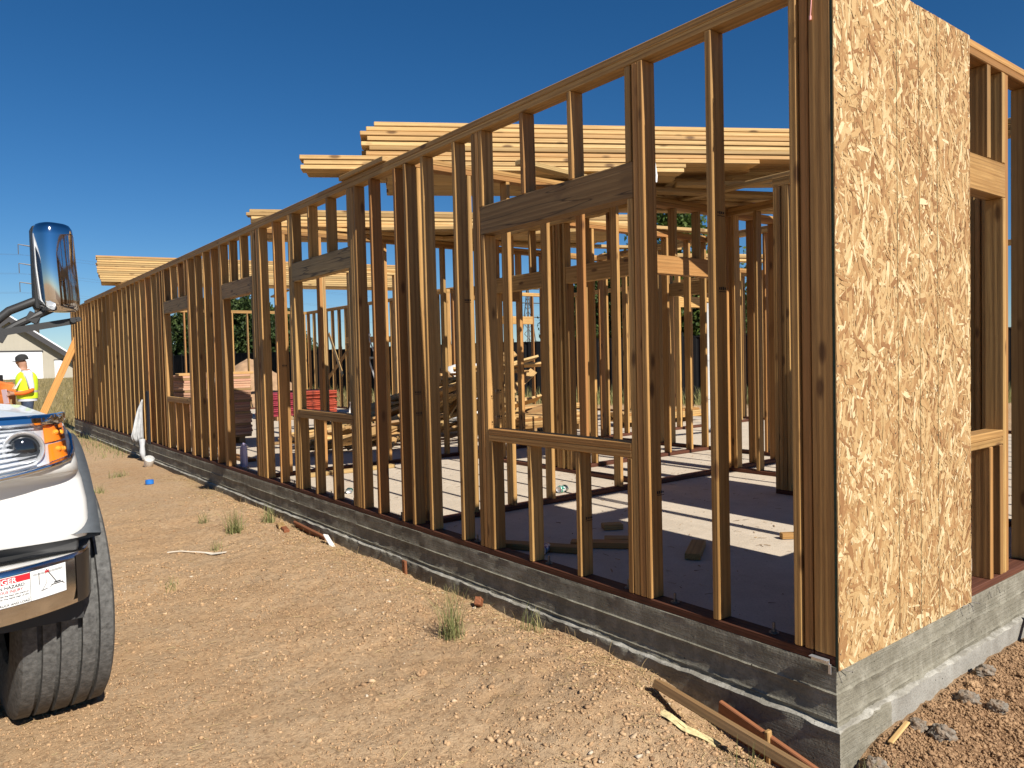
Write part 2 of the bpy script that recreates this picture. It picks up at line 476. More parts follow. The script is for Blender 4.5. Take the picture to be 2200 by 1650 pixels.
fo = thing('foundation', 'grey board-formed concrete footing with a stepped ledge under the timber frame', 'foundation', (0, 0, -0.3))
prof = [(0.0, 0.000), (-0.003, 0.002), (-0.03, 0.002), (-0.07, 0.002), (-0.102, 0.003), (-0.107, 0.009), (-0.112, 0.004), (-0.15, 0.003), (-0.19, 0.005),
        (-0.204, 0.006), (-0.209, 0.012), (-0.215, 0.007), (-0.231, 0.009), (-0.234, 0.024), (-0.240, 0.031), (-0.262, 0.030), (-0.30, 0.030), (-0.36, 0.031), (-0.65, 0.033)]
path = []
for s in np.concatenate([np.arange(19.2, 6.0, -0.2), np.arange(6.0, 0, -0.035)]): path.append((0, s, 'L'))
path.append((0, 0, 'C'))
for s in np.concatenate([np.arange(0.03, 2.6, 0.035), np.arange(2.6, 9.3, 0.2)]): path.append((s, 0, 'F'))
rows = []
for (x, y, kd) in path:
    u = x - y
    row = [(0.15 if kd != 'F' else x, 0.15 if kd != 'L' else y, 0.0)]
    for k, (z, o) in enumerate(prof):
        e = 0.0016 * float(vnoise(u * 9, z * 40, 21)) + 0.0012 * float(vnoise(u * 30, z * 90, 22))
        zz = z
        if k in (5, 10): e += 0.005 * max(-0.6, float(vnoise(u * 5 + k * 9, 3.3, 23))) + 0.003 * float(vnoise(u * 28, k, 24))
        if k in (12, 13, 14):
            e += 0.008 * float(vnoise(u * 6, k * 0.4, 25)) + 0.008 * float(vnoise(u * 29, k * 0.7, 26))
            zz += 0.003 * float(vnoise(u * 2.2, 1.7, 27)) + 0.0035 * float(vnoise(u * 24, 5.1, 28))
        if kd == 'C': e = abs(e) * 0.2
        o2 = o + e if k > 0 else 0.0
        row.append((x - (o2 if kd in 'LC' else 0), y - (o2 if kd in 'FC' else 0), zz))
    rows.append(row)
mb = MB(); mb.grid(rows)
M_LEDGE = mat_concrete('ledge_concrete', (0.33, 0.31, 0.26), (0.17, 0.155, 0.125), (0.66, 0.64, 0.57), board=False)  # paler, patchier concrete for the top of the ledge
nc_ = len(rows[0]) - 1
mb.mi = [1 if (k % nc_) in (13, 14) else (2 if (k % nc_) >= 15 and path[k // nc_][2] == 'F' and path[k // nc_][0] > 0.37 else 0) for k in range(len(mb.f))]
M_LOW = mat_concrete('smooth_grey_concrete', (0.30, 0.285, 0.25), (0.22, 0.205, 0.175), (0.38, 0.37, 0.33), board=False)
mb.build('footing', [M_FOUND, M_LEDGE, M_LOW], fo, smooth='auto')

# ------------------------------------------------------------------ lumber
BC = {}
def board_mesh(L, w, t, mat, bev=0.004):
    key = (round(L, 3), round(w, 3), round(t, 3), mat.name)
    if key in BC: return BC[key]
    me = bpy.data.meshes.new('lumber')
    bm = bmesh.new()
    bmesh.ops.create_cube(bm, size=1.0)
    bmesh.ops.scale(bm, vec=(L, w, t), verts=bm.verts)
    bmesh.ops.bevel(bm, geom=list(bm.edges), offset=min(bev, t * 0.2), segments=1, affect='EDGES')
    bm.to_mesh(me); bm.free()
    me.materials.append(mat)
    BC[key] = me
    return me

def lumber(name, parent, a, b, w, t, thin, mat=None, jit=0.0):
    """a straight piece from a to b; thin = direction of its thickness"""
    a, b = Vector(a), Vector(b)
    mat = mat or W_STUD
    X = (b - a).normalized(); Z = Vector(thin); Z = (Z - X * Z.dot(X)).normalized(); Y = Z.cross(X)
    c = (a + b) / 2
    if jit: c = c + Vector((random.uniform(-jit, jit), random.uniform(-jit, jit), 0))
    M = Matrix(((X.x, Y.x, Z.x, c.x), (X.y, Y.y, Z.y, c.y), (X.z, Y.z, Z.z, c.z), (0, 0, 0, 1)))
    o = bpy.data.objects.new(name, board_mesh((b - a).length, w, t, mat))
    return link(o, parent, M)

T2 = 0.038
ZS0, ZS1, ZT = T2, 2.609, 2.685
class Wall:
    """a framed wall; u runs along it, v is its near face"""
    def __init__(s, label, d, v, depth, u0, u1, sillmat=None, mat=None, top=True, u1b=None):
        s.d, s.v, s.dp, s.u0, s.u1 = d, v, depth, u0, u1
        s.mat = mat or W_STUD
        p = s.P((u0 + u1) / 2, v + depth / 2, 0)
        s.t = thing('stud_framing', label, 'framed wall', (p[0], p[1], 0))
        s.vc = v + depth / 2
        s.piece('bottom_plate', (u0, s.vc, T2 / 2), (u1, s.vc, T2 / 2), (0, 0, 1), sillmat or W_SILL)
        if top:
            s.piece('top_plate', (u0, s.vc, ZS1 + T2 / 2), (u1, s.vc, ZS1 + T2 / 2), (0, 0, 1))
            s.piece('top_plate', (u0 + 0.003, s.vc + 0.001, ZS1 + T2 * 1.5), (u1b or u1, s.vc + 0.001, ZS1 + T2 * 1.5), (0, 0, 1), W_STUD)
    def P(s, u, v, z):
        return (u, v, z) if s.d == 'x' else (v, u, z)
    def piece(s, name, a, b, thin, mat=None, w=None, t=T2, jit=0):
        th = thin if thin == (0, 0, 1) else s.P(*thin)
        return lumber(name, s.t, s.P(*a), s.P(*b), w or s.dp, t, th, mat or s.mat, jit)
    def stud(s, u, z0=ZS0, z1=ZS1, name='stud', mat=None):
        """u = near edge of the stud"""
        e = random.uniform(-0.0025, 0.0025); q = random.uniform(-0.0045, 0.0045)
        return s.piece(name, (u + T2 / 2 + e, s.vc, z0), (u + T2 / 2 + q, s.vc, z1), (1, 0, 0), mat, jit=0.0022, t=T2 - 0.003)
    def studs(s, us, **k):
        for u in us: s.stud(u, **k)
    def header(s, u0, u1, z0=1.976, z1=2.15, mat=None):
        return s.piece('header', (u0, s.vc, (z0 + z1) / 2), (u1, s.vc, (z0 + z1) / 2), (0, 1, 0), mat or (W_HEAD if s.d == 'y' and s.v == 0.0 else s.mat), w=z1 - z0, t=s.dp - 0.004)
    def sill(s, u0, u1, z1=0.787, n=2):
        for k in range(n):
            s.piece('window_sill', (u0, s.vc, z1 - T2 * (k + 0.5)), (u1, s.vc, z1 - T2 * (k + 0.5)), (0, 0, 1), W_STUD)
    def window(s, u0, u1, jl=1, cr=(), up=(), sill=True):
        """u0..u1 clear opening; jacks either side"""
        s.header(u0 - T2, u1 + T2)
        s.stud(u0 - T2, z1=1.976, name='trimmer'); s.stud(u1, z1=1.976, name='trimmer')
        s.stud(u0 - 2 * T2 - 0.001); s.stud(u1 + T2 + 0.001)
        if sill:
            s.sill(u0, u1)
            s.stud(u0 + 0.001, z1=0.711, name='cripple'); s.stud(u1 - T2 - 0.001, z1=0.711, name='cripple')
        for u in cr: s.stud(u, z1=0.711, name='cripple')
        for u in up: s.stud(u, z0=2.15, name='cripple')
    def auto(s, skip=(), start=None, step=0.4064):
        u = start if start is not None else s.u0
        while u < s.u1 - T2:
            if not any(a < u + T2 / 2 < b for a, b in skip): s.stud(u)
            u += step
        s.stud(s.u1 - T2)

# long wall on the left (x = 0)
W = Wall('long outer stud wall with window openings running back from the corner', 'y', 0.0, 0.089, 0.094, 19.19, u1b=17.1)
W.studs([0.097, 0.138, 0.54])
W.stud(0.930)
W.window(1.046, 2.241, cr=(1.424, 1.831), up=(1.020, 1.428, 1.835, 2.24))
W.stud(2.319)
W.studs([2.532, 2.927, 3.161, 3.314, 3.696, 3.964, 4.003])
W.window(4.120, 5.272, cr=(4.505, 4.887), up=(4.085, 4.480, 4.880, 5.27))
W.studs([5.351, 5.757, 6.15, 6.19, 6.232, 6.296, 6.336])
W.window(6.452, 7.405, up=(6.73, 7.10), sill=False)
W.studs([7.485, 7.803, 8.131, 8.508, 8.828])
W.window(8.945, 10.165, cr=(9.323, 9.699), up=(9.0, 9.33, 9.72, 10.10))
W.studs([10.35, 10.547, 10.89, 11.287, 11.69, 12.05, 12.399, 12.703, 13.10, 13.474, 13.866, 14.229, 14.607, 15.052, 15.467, 15.85, 16.25, 16.65, 17.074, 17.39, 17.782, 18.189, 18.60, 18.977, 19.15])
LW = W
bolt = MB(); bolt.lathe([(0.0, 0.0), (0.022, 0.0), (0.022, 0.004), (0.011, 0.005), (0.011, 0.014), (0.006, 0.015), (0.006, 0.045), (0.0, 0.045)], n=8)
bm0 = None
for y in (0.30, 0.83, 1.13, 1.75, 2.46, 2.62, 3.45, 4.25, 4.70, 5.55, 6.9, 7.3, 8.7):
    M = Matrix.Translation((0.05, y, T2))
    if bm0 is None:
        o = bolt.build('anchor_bolt', M_STEEL, W.t, M=M); bm0 = o.data
    else: link(bpy.data.objects.new('anchor_bolt', bm0), W.t, M)

# front wall on the right (y = 0)
W = Wall('sunlit front stud wall beside the strand board panel, right of the corner', 'x', 0.0, 0.089, 0.0, 9.2)
W.studs([0.001, 0.041, 0.443])
W.window(0.56, 1.655, cr=(0.80, 1.17, 1.49), up=(0.62, 0.75, 1.17, 1.468, 1.655))
W.studs([2.02, 2.42, 2.96, 3.37, 3.78, 4.18, 4.59, 5.0, 5.4, 5.8, 6.2, 6.6, 7.0, 7.4, 7.8, 8.2, 8.6, 9.0, 9.16])
FW = W

# strand board sheathing: a panel whose face is made of thousands of overlapping wood strands
def osb_panel():
    w, z0, z1, th = 1.217, -0.012, 2.681, 0.0111
    V, F, A = [], [], []
    Vb = [(-0.002, 0, z0), (w, 0, z0), (w, 0, z1), (-0.002, 0, z1), (-0.002, -th, z0), (w, -th, z0), (w, -th, z1), (-0.002, -th, z1)]
    n = 16000
    cx = rng.uniform(-0.03, w + 0.03, n); cz = rng.uniform(z0 - 0.02, z1 + 0.02, n)
    kind = rng.random(n)
    L = np.where(kind < 0.45, rng.uniform(0.07, 0.13, n), rng.uniform(0.016, 0.065, n)) * 0.5
    B = np.where(kind < 0.45, rng.uniform(0.008, 0.027, n), rng.uniform(0.003, 0.012, n)) * 0.5
    ang = math.pi / 2 + rng.normal(0, 0.72, n)
    ang = np.where(rng.random(n) < 0.22, rng.uniform(0, math.pi, n), ang)
    tone = np.clip(0.46 + 0.25 * rng.normal(0, 1, n), 0, 1)
    tone = np.where(rng.random(n) < 0.15, rng.uniform(0.0, 0.2, n), tone)
    tone = np.where(rng.random(n) < 0.07, rng.uniform(0.9, 1.0, n), tone)
    up = np.sort(rng.uniform(0.0002, 0.0030, n)); rng.shuffle(up)
    sh = [(-1.0, -0.25), (-0.86, 0.72), (-0.1, 1.0), (0.8, 0.85), (1.0, 0.1), (0.84, -0.8), (0.05, -1.0), (-0.75, -0.9)]
    k = len(sh)
    pu = np.array([p[0] for p in sh])[None, :] * (1 + 0.12 * rng.normal(0, 1, (n, k)))
    pv = np.array([p[1] for p in sh])[None, :] * (1 + 0.28 * rng.normal(0, 1, (n, k)))
    bow = 0.12 * rng.normal(0, 1, (n, 1))
    pu = pu * L[:, None]; pv = pv * B[:, None] + bow * L[:, None] * 0.3 * (pu / L[:, None]) ** 2
    X = cx[:, None] + pu * np.cos(ang)[:, None] - pv * np.sin(ang)[:, None]
    Z = cz[:, None] + pu * np.sin(ang)[:, None] + pv * np.cos(ang)[:, None]
    tu, tv = rng.normal(0, 0.006, (n, 1)), rng.normal(0, 0.03, (n, 1))
    Y = -th - up[:, None] - pu * tu - pv * tv
    X = np.clip(X, -0.001, w); Z = np.clip(Z, z0, z1); Y = np.minimum(Y, -th - 0.0001)
    P = np.stack([X, Y, Z], 2).reshape(-1, 3)
    me = bpy.data.meshes.new('osb_panel')
    verts = [tuple(p) for p in P] + Vb
    b = n * k
    idx = np.arange(n * k).reshape(n, k)
    faces = idx[:, ::-1].tolist() + [[b + 0, b + 3, b + 2, b + 1], [b + 4, b + 5, b + 6, b + 7], [b + 0, b + 4, b + 7, b + 3], [b + 1, b + 2, b + 6, b + 5], [b + 0, b + 1, b + 5, b + 4], [b + 3, b + 7, b + 6, b + 2]]
    me.from_pydata(verts, [], faces)
    a = me.attributes.new('tone', 'FLOAT', 'POINT')
    a.data.foreach_set('value', np.concatenate([np.repeat(tone, k), np.full(8, 0.3)]).astype(np.float32))
    me.materials.append(M_OSB); me.materials.append(M_OSBEDGE)
    mi = np.zeros(len(faces), np.int32); mi[n + 2:] = 1
    me.polygons.foreach_set('material_index', mi)
    me.update()
    o = bpy.data.objects.new('strand_board_panel', me)
    link(o, FW.t)
    tag(o, 'tall golden oriented strand board panel with dark green edge')
    return o
OSB = osb_panel()
o = bpy.data.objects.new('strand_board_panel', OSB.data); link(o, FW.t, Matrix.Translation((1.985, 0, 0)))
# printed guide lines on the board face
for x in (0.49, 0.69, 0.865):
    mb = MB(); mb.box((x, -0.0148, 1.338), (0.0022, 0.0004, 2.68))
    mb.build('guide_line', simple('guide_ink', (0.10, 0.11, 0.05), 0.9) if x == 0.49 else bpy.data.materials['guide_ink'], OSB)
# nails left sticking out under the panel
mb = MB()
for (x, z, dx, dz, L) in ((0.02, -0.012, 0.7, -0.25, 0.055), (0.0, -0.01, 0.05, -1, 0.045), (1.215, -0.012, 0.75, -0.2, 0.06), (1.215, -0.01, 0.1, -1, 0.045), (1.10, -0.012, 0.05, -1, 0.04), (1.10, -0.012, 0.8, 0.1, 0.05), (1.45, -0.01, 0.0, -1, 0.03), (1.56, -0.01, 0.0, -1, 0.03)):
    d = Vector((dx, -0.35, dz)).normalized()
    p = Vector((x, -0.006, z))
    mb.tube([p, p + d * L], 0.0016, 5); mb.tube([p + d * L, p + d * (L + 0.002)], 0.0035, 6)
for x in (0.012, 0.46, 0.86, 1.205):
    for k in range(17):
        z = 0.04 + k * 0.16 + random.uniform(-0.03, 0.03); xx = x + random.uniform(-0.006, 0.006)
        mb.tube([(xx, -0.0135, z), (xx, -0.0150, z)], 0.0034, 6)
mb.build('nail', M_STEEL, FW.t, smooth=False)['kind'] = 'stuff'
# bent flashing clip at the corner
mb = MB()
mb.box((-0.008, 0.06, 0.012), (0.004, 0.075, 0.018)); mb.box((-0.016, 0.06, 0.022), (0.022, 0.075, 0.003)); mb.box((-0.010, 0.02, -0.012), (0.003, 0.012, 0.04))
mb.build('metal_clip', M_GALV, FW.t, bevel=0.0008)
# string hanging from the corner post
mb = MB(); mb.tube([(-0.006, 0.075, 2.70), (-0.007, 0.072, 2.62), (-0.006, 0.070, 2.55), (-0.007, 0.074, 2.49)], 0.0022, 5); mb.tube([(-0.007, 0.074, 2.49), (-0.008, 0.074, 2.475)], 0.005, 6)
mb.build('string', simple('pink_string', (0.75, 0.36, 0.34), 0.8), FW.t)

# inner and far walls
D4 = 0.089
W = Wall('inner stud wall crossing the first room parallel to the sheathed front', 'x', 3.215, D4, 0.091, 5.02)
W.studs([0.13, 0.56, 0.94, 1.345, 1.75, 2.155])
W.window(2.70, 3.62, up=(2.95, 3.3), sill=False); W.studs([2.52, 3.74, 3.85, 3.89, 4.2, 4.6, 4.98])
W = Wall('inner stud wall with doubled posts running back from the middle of the first cross wall', 'y', 2.55, D4, 3.306, 6.40)
W.window(3.44, 4.30, up=(3.7, 4.05), sill=False); W.studs([4.416, 4.456, 4.496])
W.window(4.66, 5.55, up=(4.9, 5.3), sill=False); W.studs([5.85, 6.2, 6.355])
W = Wall('short inner cross wall behind the doubled posts', 'x', 4.45, D4, 2.645, 5.02); W.auto(skip=((3.2, 3.9),))
W = Wall('short inner wall in the first room ending in a clustered post left of the corner', 'y', 3.0, D4, 0.092, 2.20); W.auto(skip=((1.95, 2.2),)); W.studs([2.085, 2.125, 2.046, 0.56, 0.60, 0.64, 0.84])
W = Wall('short inner wall standing on the slab right of the first cross wall', 'y', 3.77, D4, 2.25, 3.213); W.studs([2.25, 2.56, 2.88, 3.14])
W = Wall('inner wall in the right half of the house with clustered studs', 'y', 5.03, D4, 3.216, 6.40); W.auto(skip=((4.2, 5.0),)); W.header(4.15, 5.05); W.studs([4.12, 5.06])
W = Wall('second long cross wall farther back behind the scrap lumber view', 'x', 6.405, D4, 0.091, 9.10)
W.auto(start=0.34, skip=((2.62, 3.6), (6.9, 7.9))); W.header(2.58, 3.62); W.header(6.86, 7.92); W.studs([2.58, 3.58, 6.86, 7.90])
W = Wall('right outer stud wall of the house against the black fence', 'y', 9.11, 0.089, 0.092, 11.79)
W.auto(start=0.3, skip=((4.0, 5.3),))
for a in (4.06,): W.window(a, a + 1.2, cr=(a + 0.4, a + 0.8), up=(a + 0.4, a + 0.8))
W = Wall('pale back wall frame across the wide part of the house', 'x', 11.70, 0.089, 5.99, 9.105); W.auto(skip=((7.0, 8.2),)); W.header(6.96, 8.2); W.studs([6.96, 8.16])
W = Wall('row of dark studs along the far right side of the narrow back part', 'y', 5.85, 0.089, 11.70, 19.05); W.auto(step=0.4064)
W = Wall('far end wall frame closing the back of the house', 'x', 19.05, 0.089, 0.092, 5.94); W.auto(step=0.4064)
W = Wall('short frame of paired posts under the farthest bundle, lit by the sun', 'x', 9.30, D4, 1.95, 3.6, mat=W_NEW)
for u in (2.0, 2.5, 3.3):
    W.studs([u, u + 0.038, u + 0.076])
# a flat board nailed across the long wall, far inside
o = lumber('brace_board', None, (4.75, 14.2, 1.72), (6.2, 14.35, 1.74), 0.14, T2, (0, 1, 0.1), W_NEW)
tag(o, 'pale level board seen between the studs left of the centre', 'board')
for i, (a, b) in enumerate((((5.2, 15.4, 0.9), (5.86, 17.6, 2.0)), ((5.86, 15.6, 2.0), (5.86, 18.6, 0.3)))):
    o = lumber('diagonal_brace', None, a, b, 0.09, 0.02, (1, 0.3, 0), W_NEW if i == 0 else W_STUD)
    tag(o, ['pale diagonal brace rising to the right above the red panels', 'dark diagonal brace falling to the right across the far studs'][i], 'brace')

# ------------------------------------------------------------------ lumber bundles on top of the walls
def bundle(label, start, ang, z0, layers, cols, bw=0.14, strap=None):
    d = Vector((math.cos(rad(ang)), math.sin(rad(ang)), 0)); n = Vector((-d.y, d.x, 0))
    t = thing('lumber_bundle', label, 'lumber bundle', (start[0], start[1], z0))
    P0 = Vector((start[0], start[1], z0))
    for k, (s0, s1) in enumerate(layers):
        for c_ in range(cols):
            j0, j1 = random.uniform(-0.018, 0.018), random.uniform(-0.03, 0.03)
            if k < 3 and c_ > 1 and z0 > 2.76: j0 += 0.65; j1 -= 0.65
            if c_ == 0: j0 *= 0.8
            a = P0 + d * (s0 + j0) + n * (bw * (c_ + 0.5) + random.uniform(-0.004, 0.004)) + Vector((0, 0, T2 * (k + 0.5) + 0.0008 * k + random.uniform(-0.0015, 0.0015))); a = a + n * random.uniform(-0.006, 0.008)
            b = a + d * (s1 - s0 + j1)
            lumber('board', t, a, b, bw - 0.003, T2 - 0.0035, (0, 0, 1), W_NEW)
    if strap:
        for (s, pts) in strap:
            mb = MB()
            q = [P0 + d * (s + u) + n * v + Vector((0, 0, w)) for (u, v, w) in pts]
            for a, b in zip(q[:-1], q[1:]):
                e = d * 0.007
                mb.add([a - e, a + e, b + e, b - e, a - e - n * 0.002, a + e - n * 0.002, b + e - n * 0.002, b - e - n * 0.002], [(0, 1, 2, 3), (7, 6, 5, 4), (0, 4, 5, 1), (2, 6, 7, 3)])
            mb.build('strap', M_STRAP, t)
    return t
LA = [(0.0, 3.18), (0.01, 3.20), (0.0, 3.86)] + [(0.50 + j, 5.2) for j in (0.0, 0.05, -0.03, 0.02, -0.02, 0.02, 0.07)]
bundle('largest lumber bundle on the walls, its three bottom layers jutting out to the left', (-0.30, 4.28), -30.2, 2.766, LA, 7,
       strap=[(2.90, [(0, -0.004, 0.20), (0.012, -0.006, 0.12), (0.02, -0.01, 0.04), (0.03, -0.012, -0.03), (0.022, -0.02, -0.09)])])
bundle('flatter lumber bundle lying on the walls between the other two', (0.13, 6.87), -26.4, 2.745, [(0.10, 4.4), (0.06, 4.4), (0.05, 4.5), (0.0, 4.5), (0.02, 4.5)], 8)
bundle('farthest lumber bundle hanging out past the long wall on the left', (-0.33, 13.35), -12.0, 2.73, [(0.05 - 0.009 * k if k < 6 else 0.01 - 0.01 * (k % 3), 6.1) for k in range(12)], 5,
       strap=[(5.0, [(0, -0.004, 0.46), (0.03, -0.006, 0.25), (0.06, -0.02, 0.05), (0.04, -0.02, -0.1)]), (3.4, [(0, -0.01, 0.02), (0.05, -0.02, -0.1), (0.0, -0.02, -0.18)])])
# loose planks under and beside the bundles
PL = [((0.047, 3.45), 90, 0.75, 2.687), ((0.9, 3.0), 8, 3.6, 2.687), ((1.3, 3.65), -22, 3.4, 2.69), ((1.75, 3.9), -20, 3.3, 2.69), ((2.7, 3.0), -35, 2.6, 2.728), ((2.35, 3.75), -26, 3.0, 2.729),
      ((3.05, 0.35), 89, 3.1, 2.69), ((2.6, 4.1), -28, 3.2, 2.69), ((4.3, 2.9), -8, 3.0, 2.69), ((2.2, 4.9), -12, 3.4, 2.69),
      ((0.07, 6.4), -80, 1.0, 2.687), ((0.9, 6.46), -3, 3.4, 2.69), ((1.4, 6.2), -35, 2.6, 2.70), ((2.1, 6.7), -50, 2.2, 2.69), ((2.6, 6.6), -18, 3.4, 2.70), ((0.06, 13.6), -85, 1.2, 2.687), ((3.1, 13.4), 80, 1.6, 2.69), ((5.9, 13.0), -84, 1.6, 2.687),
      ((5.2, 6.5), -22, 3.2, 2.69), ((5.6, 6.9), -18, 3.1, 2.73), ((6.2, 6.6), -24, 2.8, 2.77)]
wh = ['near', 'under', 'behind']
for i, ((x, y), an, L, z) in enumerate(PL):
    d = Vector((math.cos(rad(an)), math.sin(rad(an)), 0))
    a = Vector((x, y, z + T2 / 2 + 0.001 * (i % 3)))
    o = lumber('plank', None, a, a + d * L, random.choice((0.14, 0.14, 0.09)), T2, (0, 0, 1), W_NEW)
    tag(o, 'loose plank laid flat across the wall tops under the %s bundle' % ('largest' if i < 10 else 'flatter' if i < 15 else 'farthest' if i < 18 else 'smallest and rightmost'), 'plank',
        'loose planks under the %s bundle' % ('largest' if i < 10 else 'flatter' if i < 15 else 'farthest' if i < 18 else 'rightmost'))

# ------------------------------------------------------------------ things standing or lying on the slab
M_PANELEDGE = wood('panel_edges', (0.60, 0.36, 0.23), (0.46, 0.24, 0.145), (0.50, 0.23, 0.17), knots=False, redness=0.8)
M_REDEDGE = simple('red_edge_paint', (0.26, 0.038, 0.016), 0.85, var=0.5, vscale=14)
M_MAGENTA = simple('crimson_edge_paint', (0.22, 0.018, 0.035), 0.85, var=0.5, vscale=14)
def panel_stack(name, label, cat, x0, x1, y0, y1, z0, n, th, mats, part, skew=0.012, feet=True):
    t = thing(name, label, cat, ((x0 + x1) / 2, y0, 0))
    if feet:
        for x in (x0 + 0.15, (x0 + x1) / 2, x1 - 0.15):
            lumber('bearer', t, (x, y0 + 0.02, z0 / 2), (x, y1 - 0.02, z0 / 2), 0.09, z0 - 0.002, (0, 0, 1), W_OLD)
    for k in range(n):
        mat = mats(k) if callable(mats) else mats
        jx, jy = random.uniform(-skew, skew), random.uniform(-skew, skew)
        z = z0 + th * (k + 0.5)
        lumber(part, t, (x0 + jx, (y0 + y1) / 2 + jy, z), (x1 + jx, (y0 + y1) / 2 + jy, z), y1 - y0, th - (0.0015 if n > 20 else 0.009), (0, 0, 1), mat)
    return t
ps = panel_stack('panel_stack', 'tall torn-wrapped stack of reddish wood sheets seen through the door opening', 'panel stack', 0.25, 1.24, 10.25, 11.4, 0.10, 27, 0.036, lambda k: M_PANELEDGE if k % 5 else W_OLD, 'sheet', 0.014)
mb = MB()
pts = [(0.62, 10.235, 1.05), (0.66, 10.225, 1.0), (0.74, 10.222, 0.93), (0.82, 10.225, 0.86), (0.90, 10.23, 0.72), (0.93, 10.235, 0.66)]
rows = []
for k, p in enumerate(pts):
    w = [0.02, 0.05, 0.06, 0.08, 0.05, 0.01][k]
    rows.append([(p[0] - w, p[1] + 0.01, p[2] - w * 0.4), (p[0], p[1] - 0.02, p[2]), (p[0] + w, p[1] + 0.008, p[2] + w * 0.5)])
mb.grid(rows); mb.build('torn_wrap', simple('paper_wrap', (0.62, 0.52, 0.40), 0.9), ps, recalc=False)
for k in range(3):
    o = lumber('plank', None, (0.2 + 0.02 * k, 10.35 + 0.13 * k, 1.073 + T2 / 2), (1.30, 10.34 + 0.13 * k, 1.073 + T2 / 2), 0.12, T2, (0, 0, 1), W_NEW)
    tag(o, '%s fresh plank on top of the tall reddish sheet stack' % ('nearest', 'middle', 'farthest')[k], 'plank', 'planks on the reddish sheet stack')
panel_stack('red_panel_stack', 'stack of red-edged panels lit by the sun behind the second window opening', 'panel stack', 3.80, 4.60, 14.5, 15.7, 0.09, 12, 0.042, lambda k: M_REDEDGE, 'panel', 0.03)
panel_stack('crimson_panel_stack', 'smaller crimson-edged stack left of the red panels', 'panel stack', 3.0, 3.56, 14.2, 15.2, 0.09, 11, 0.045, lambda k: M_MAGENTA, 'panel', 0.03)
def lumber_stack(label, x0, x1, y0, cols, rows_, z0=0.09):
    t = thing('lumber_stack', label, 'lumber stack', ((x0 + x1) / 2, y0, 0))
    for x in (x0 + 0.3, x1 - 0.3):
        lumber('bearer', t, (x, y0, z0 / 2), (x, y0 + 0.15 * cols, z0 / 2), 0.09, z0 - 0.002, (0, 0, 1), W_OLD)
    for r in range(rows_):
        for c_ in range(cols):
            j = random.uniform(-0.05, 0.05); e = random.uniform(-0.1, 0.1)
            y = y0 + 0.145 * (c_ + 0.5); z = z0 + T2 * (r + 0.5)
            lumber('board', t, (x0 + j, y, z), (x1 + e, y, z), 0.14, T2 - 0.002, (0, 0, 1), W_NEW if (r + c_) % 3 else W_STUD)
lumber_stack('low stack of sunlit boards on the slab behind the first window opening', 4.6, 6.2, 7.75, 5, 5)
lumber_stack('low stack of boards farther right on the slab behind the clustered posts', 6.5, 8.4, 7.2, 4, 4)
lumber_stack('long thin pile of boards along the far slab edge under the weeds', 5.4, 8.6, 10.6, 4, 3)

# heap of scrap lumber
sp = thing('scrap_heap', 'loose heap of scrap boards piled on the slab, rising to the right', 'lumber heap', (3.0, 9.2, 0))
random.seed(21)
for k in range(95):
    u = random.random() ** 0.8
    x = 1.5 + 3.7 * u; y = 8.3 + 0.5 * u + random.uniform(-0.5, 0.8)
    top = 0.15 + 1.15 * max(0, (u - 0.08)) ** 1.0
    z = 0.05 + random.random() ** 0.6 * top
    az = random.gauss(0.05, 0.5); L = random.uniform(0.6, 2.0)
    pit = random.uniform(0.0, 0.45) if u > 0.25 else random.uniform(0, 0.15)
    d = Vector((math.cos(az) * math.cos(pit), math.sin(az) * math.cos(pit), math.sin(pit)))
    c_ = Vector((x, y, z))
    a, b = c_ - d * L / 2, c_ + d * L / 2
    low = min(a.z, b.z)
    if low < 0.05: a.z += 0.05 - low; b.z += 0.05 - low
    tilt = Vector((random.gauss(0, 0.5), random.gauss(0, 0.5), 1))
    lumber('scrap_board', sp, a, b, random.choice((0.089, 0.14, 0.14, 0.19)), T2, tilt, random.choice((W_NEW, W_NEW, W_OLD)))
for k, (x0, x1, y, z) in enumerate(((1.35, 3.1, 8.5, 0.07), (1.5, 2.9, 8.42, 0.16), (2.6, 4.3, 8.75, 0.10), (3.3, 4.9, 8.9, 0.10), (3.4, 4.7, 8.95, 0.42))):
    lumber('scrap_board', sp, (x0, y, z), (x1, y + 0.1, z + 0.01), 0.14 if k != 1 else 0.19, T2, (0, 1, 0.12), W_NEW)
random.seed(5)

# white tank behind the heap
mb = MB()
Mt = Matrix.Translation((5.75, 10.9, 0.0))
mb.lathe([(0.0, 0.02), (0.44, 0.02), (0.50, 0.08), (0.50, 0.75), (0.47, 0.95), (0.36, 1.08), (0.2, 1.13), (0.16, 1.14), (0.16, 1.19), (0.0, 1.19)], Mt, 28)
for z in (0.3, 0.52): mb.lathe([(0.502, z - 0.02), (0.515, z), (0.502, z + 0.02)], Mt, 28)
t = thing('white_tank', 'white rounded plastic tank behind the scrap lumber heap', 'tank', (5.75, 10.9, 0))
mb.build('tank_body', M_WHITEPVC, t, smooth='auto')
mb = MB(); mb.tube([(5.42, 10.5, 0.25), (5.34, 10.40, 0.25)], 0.05, 12); mb.build('outlet', simple('black_plastic', (0.02, 0.02, 0.02), 0.5), t)
M_BLACK = bpy.data.materials['black_plastic']

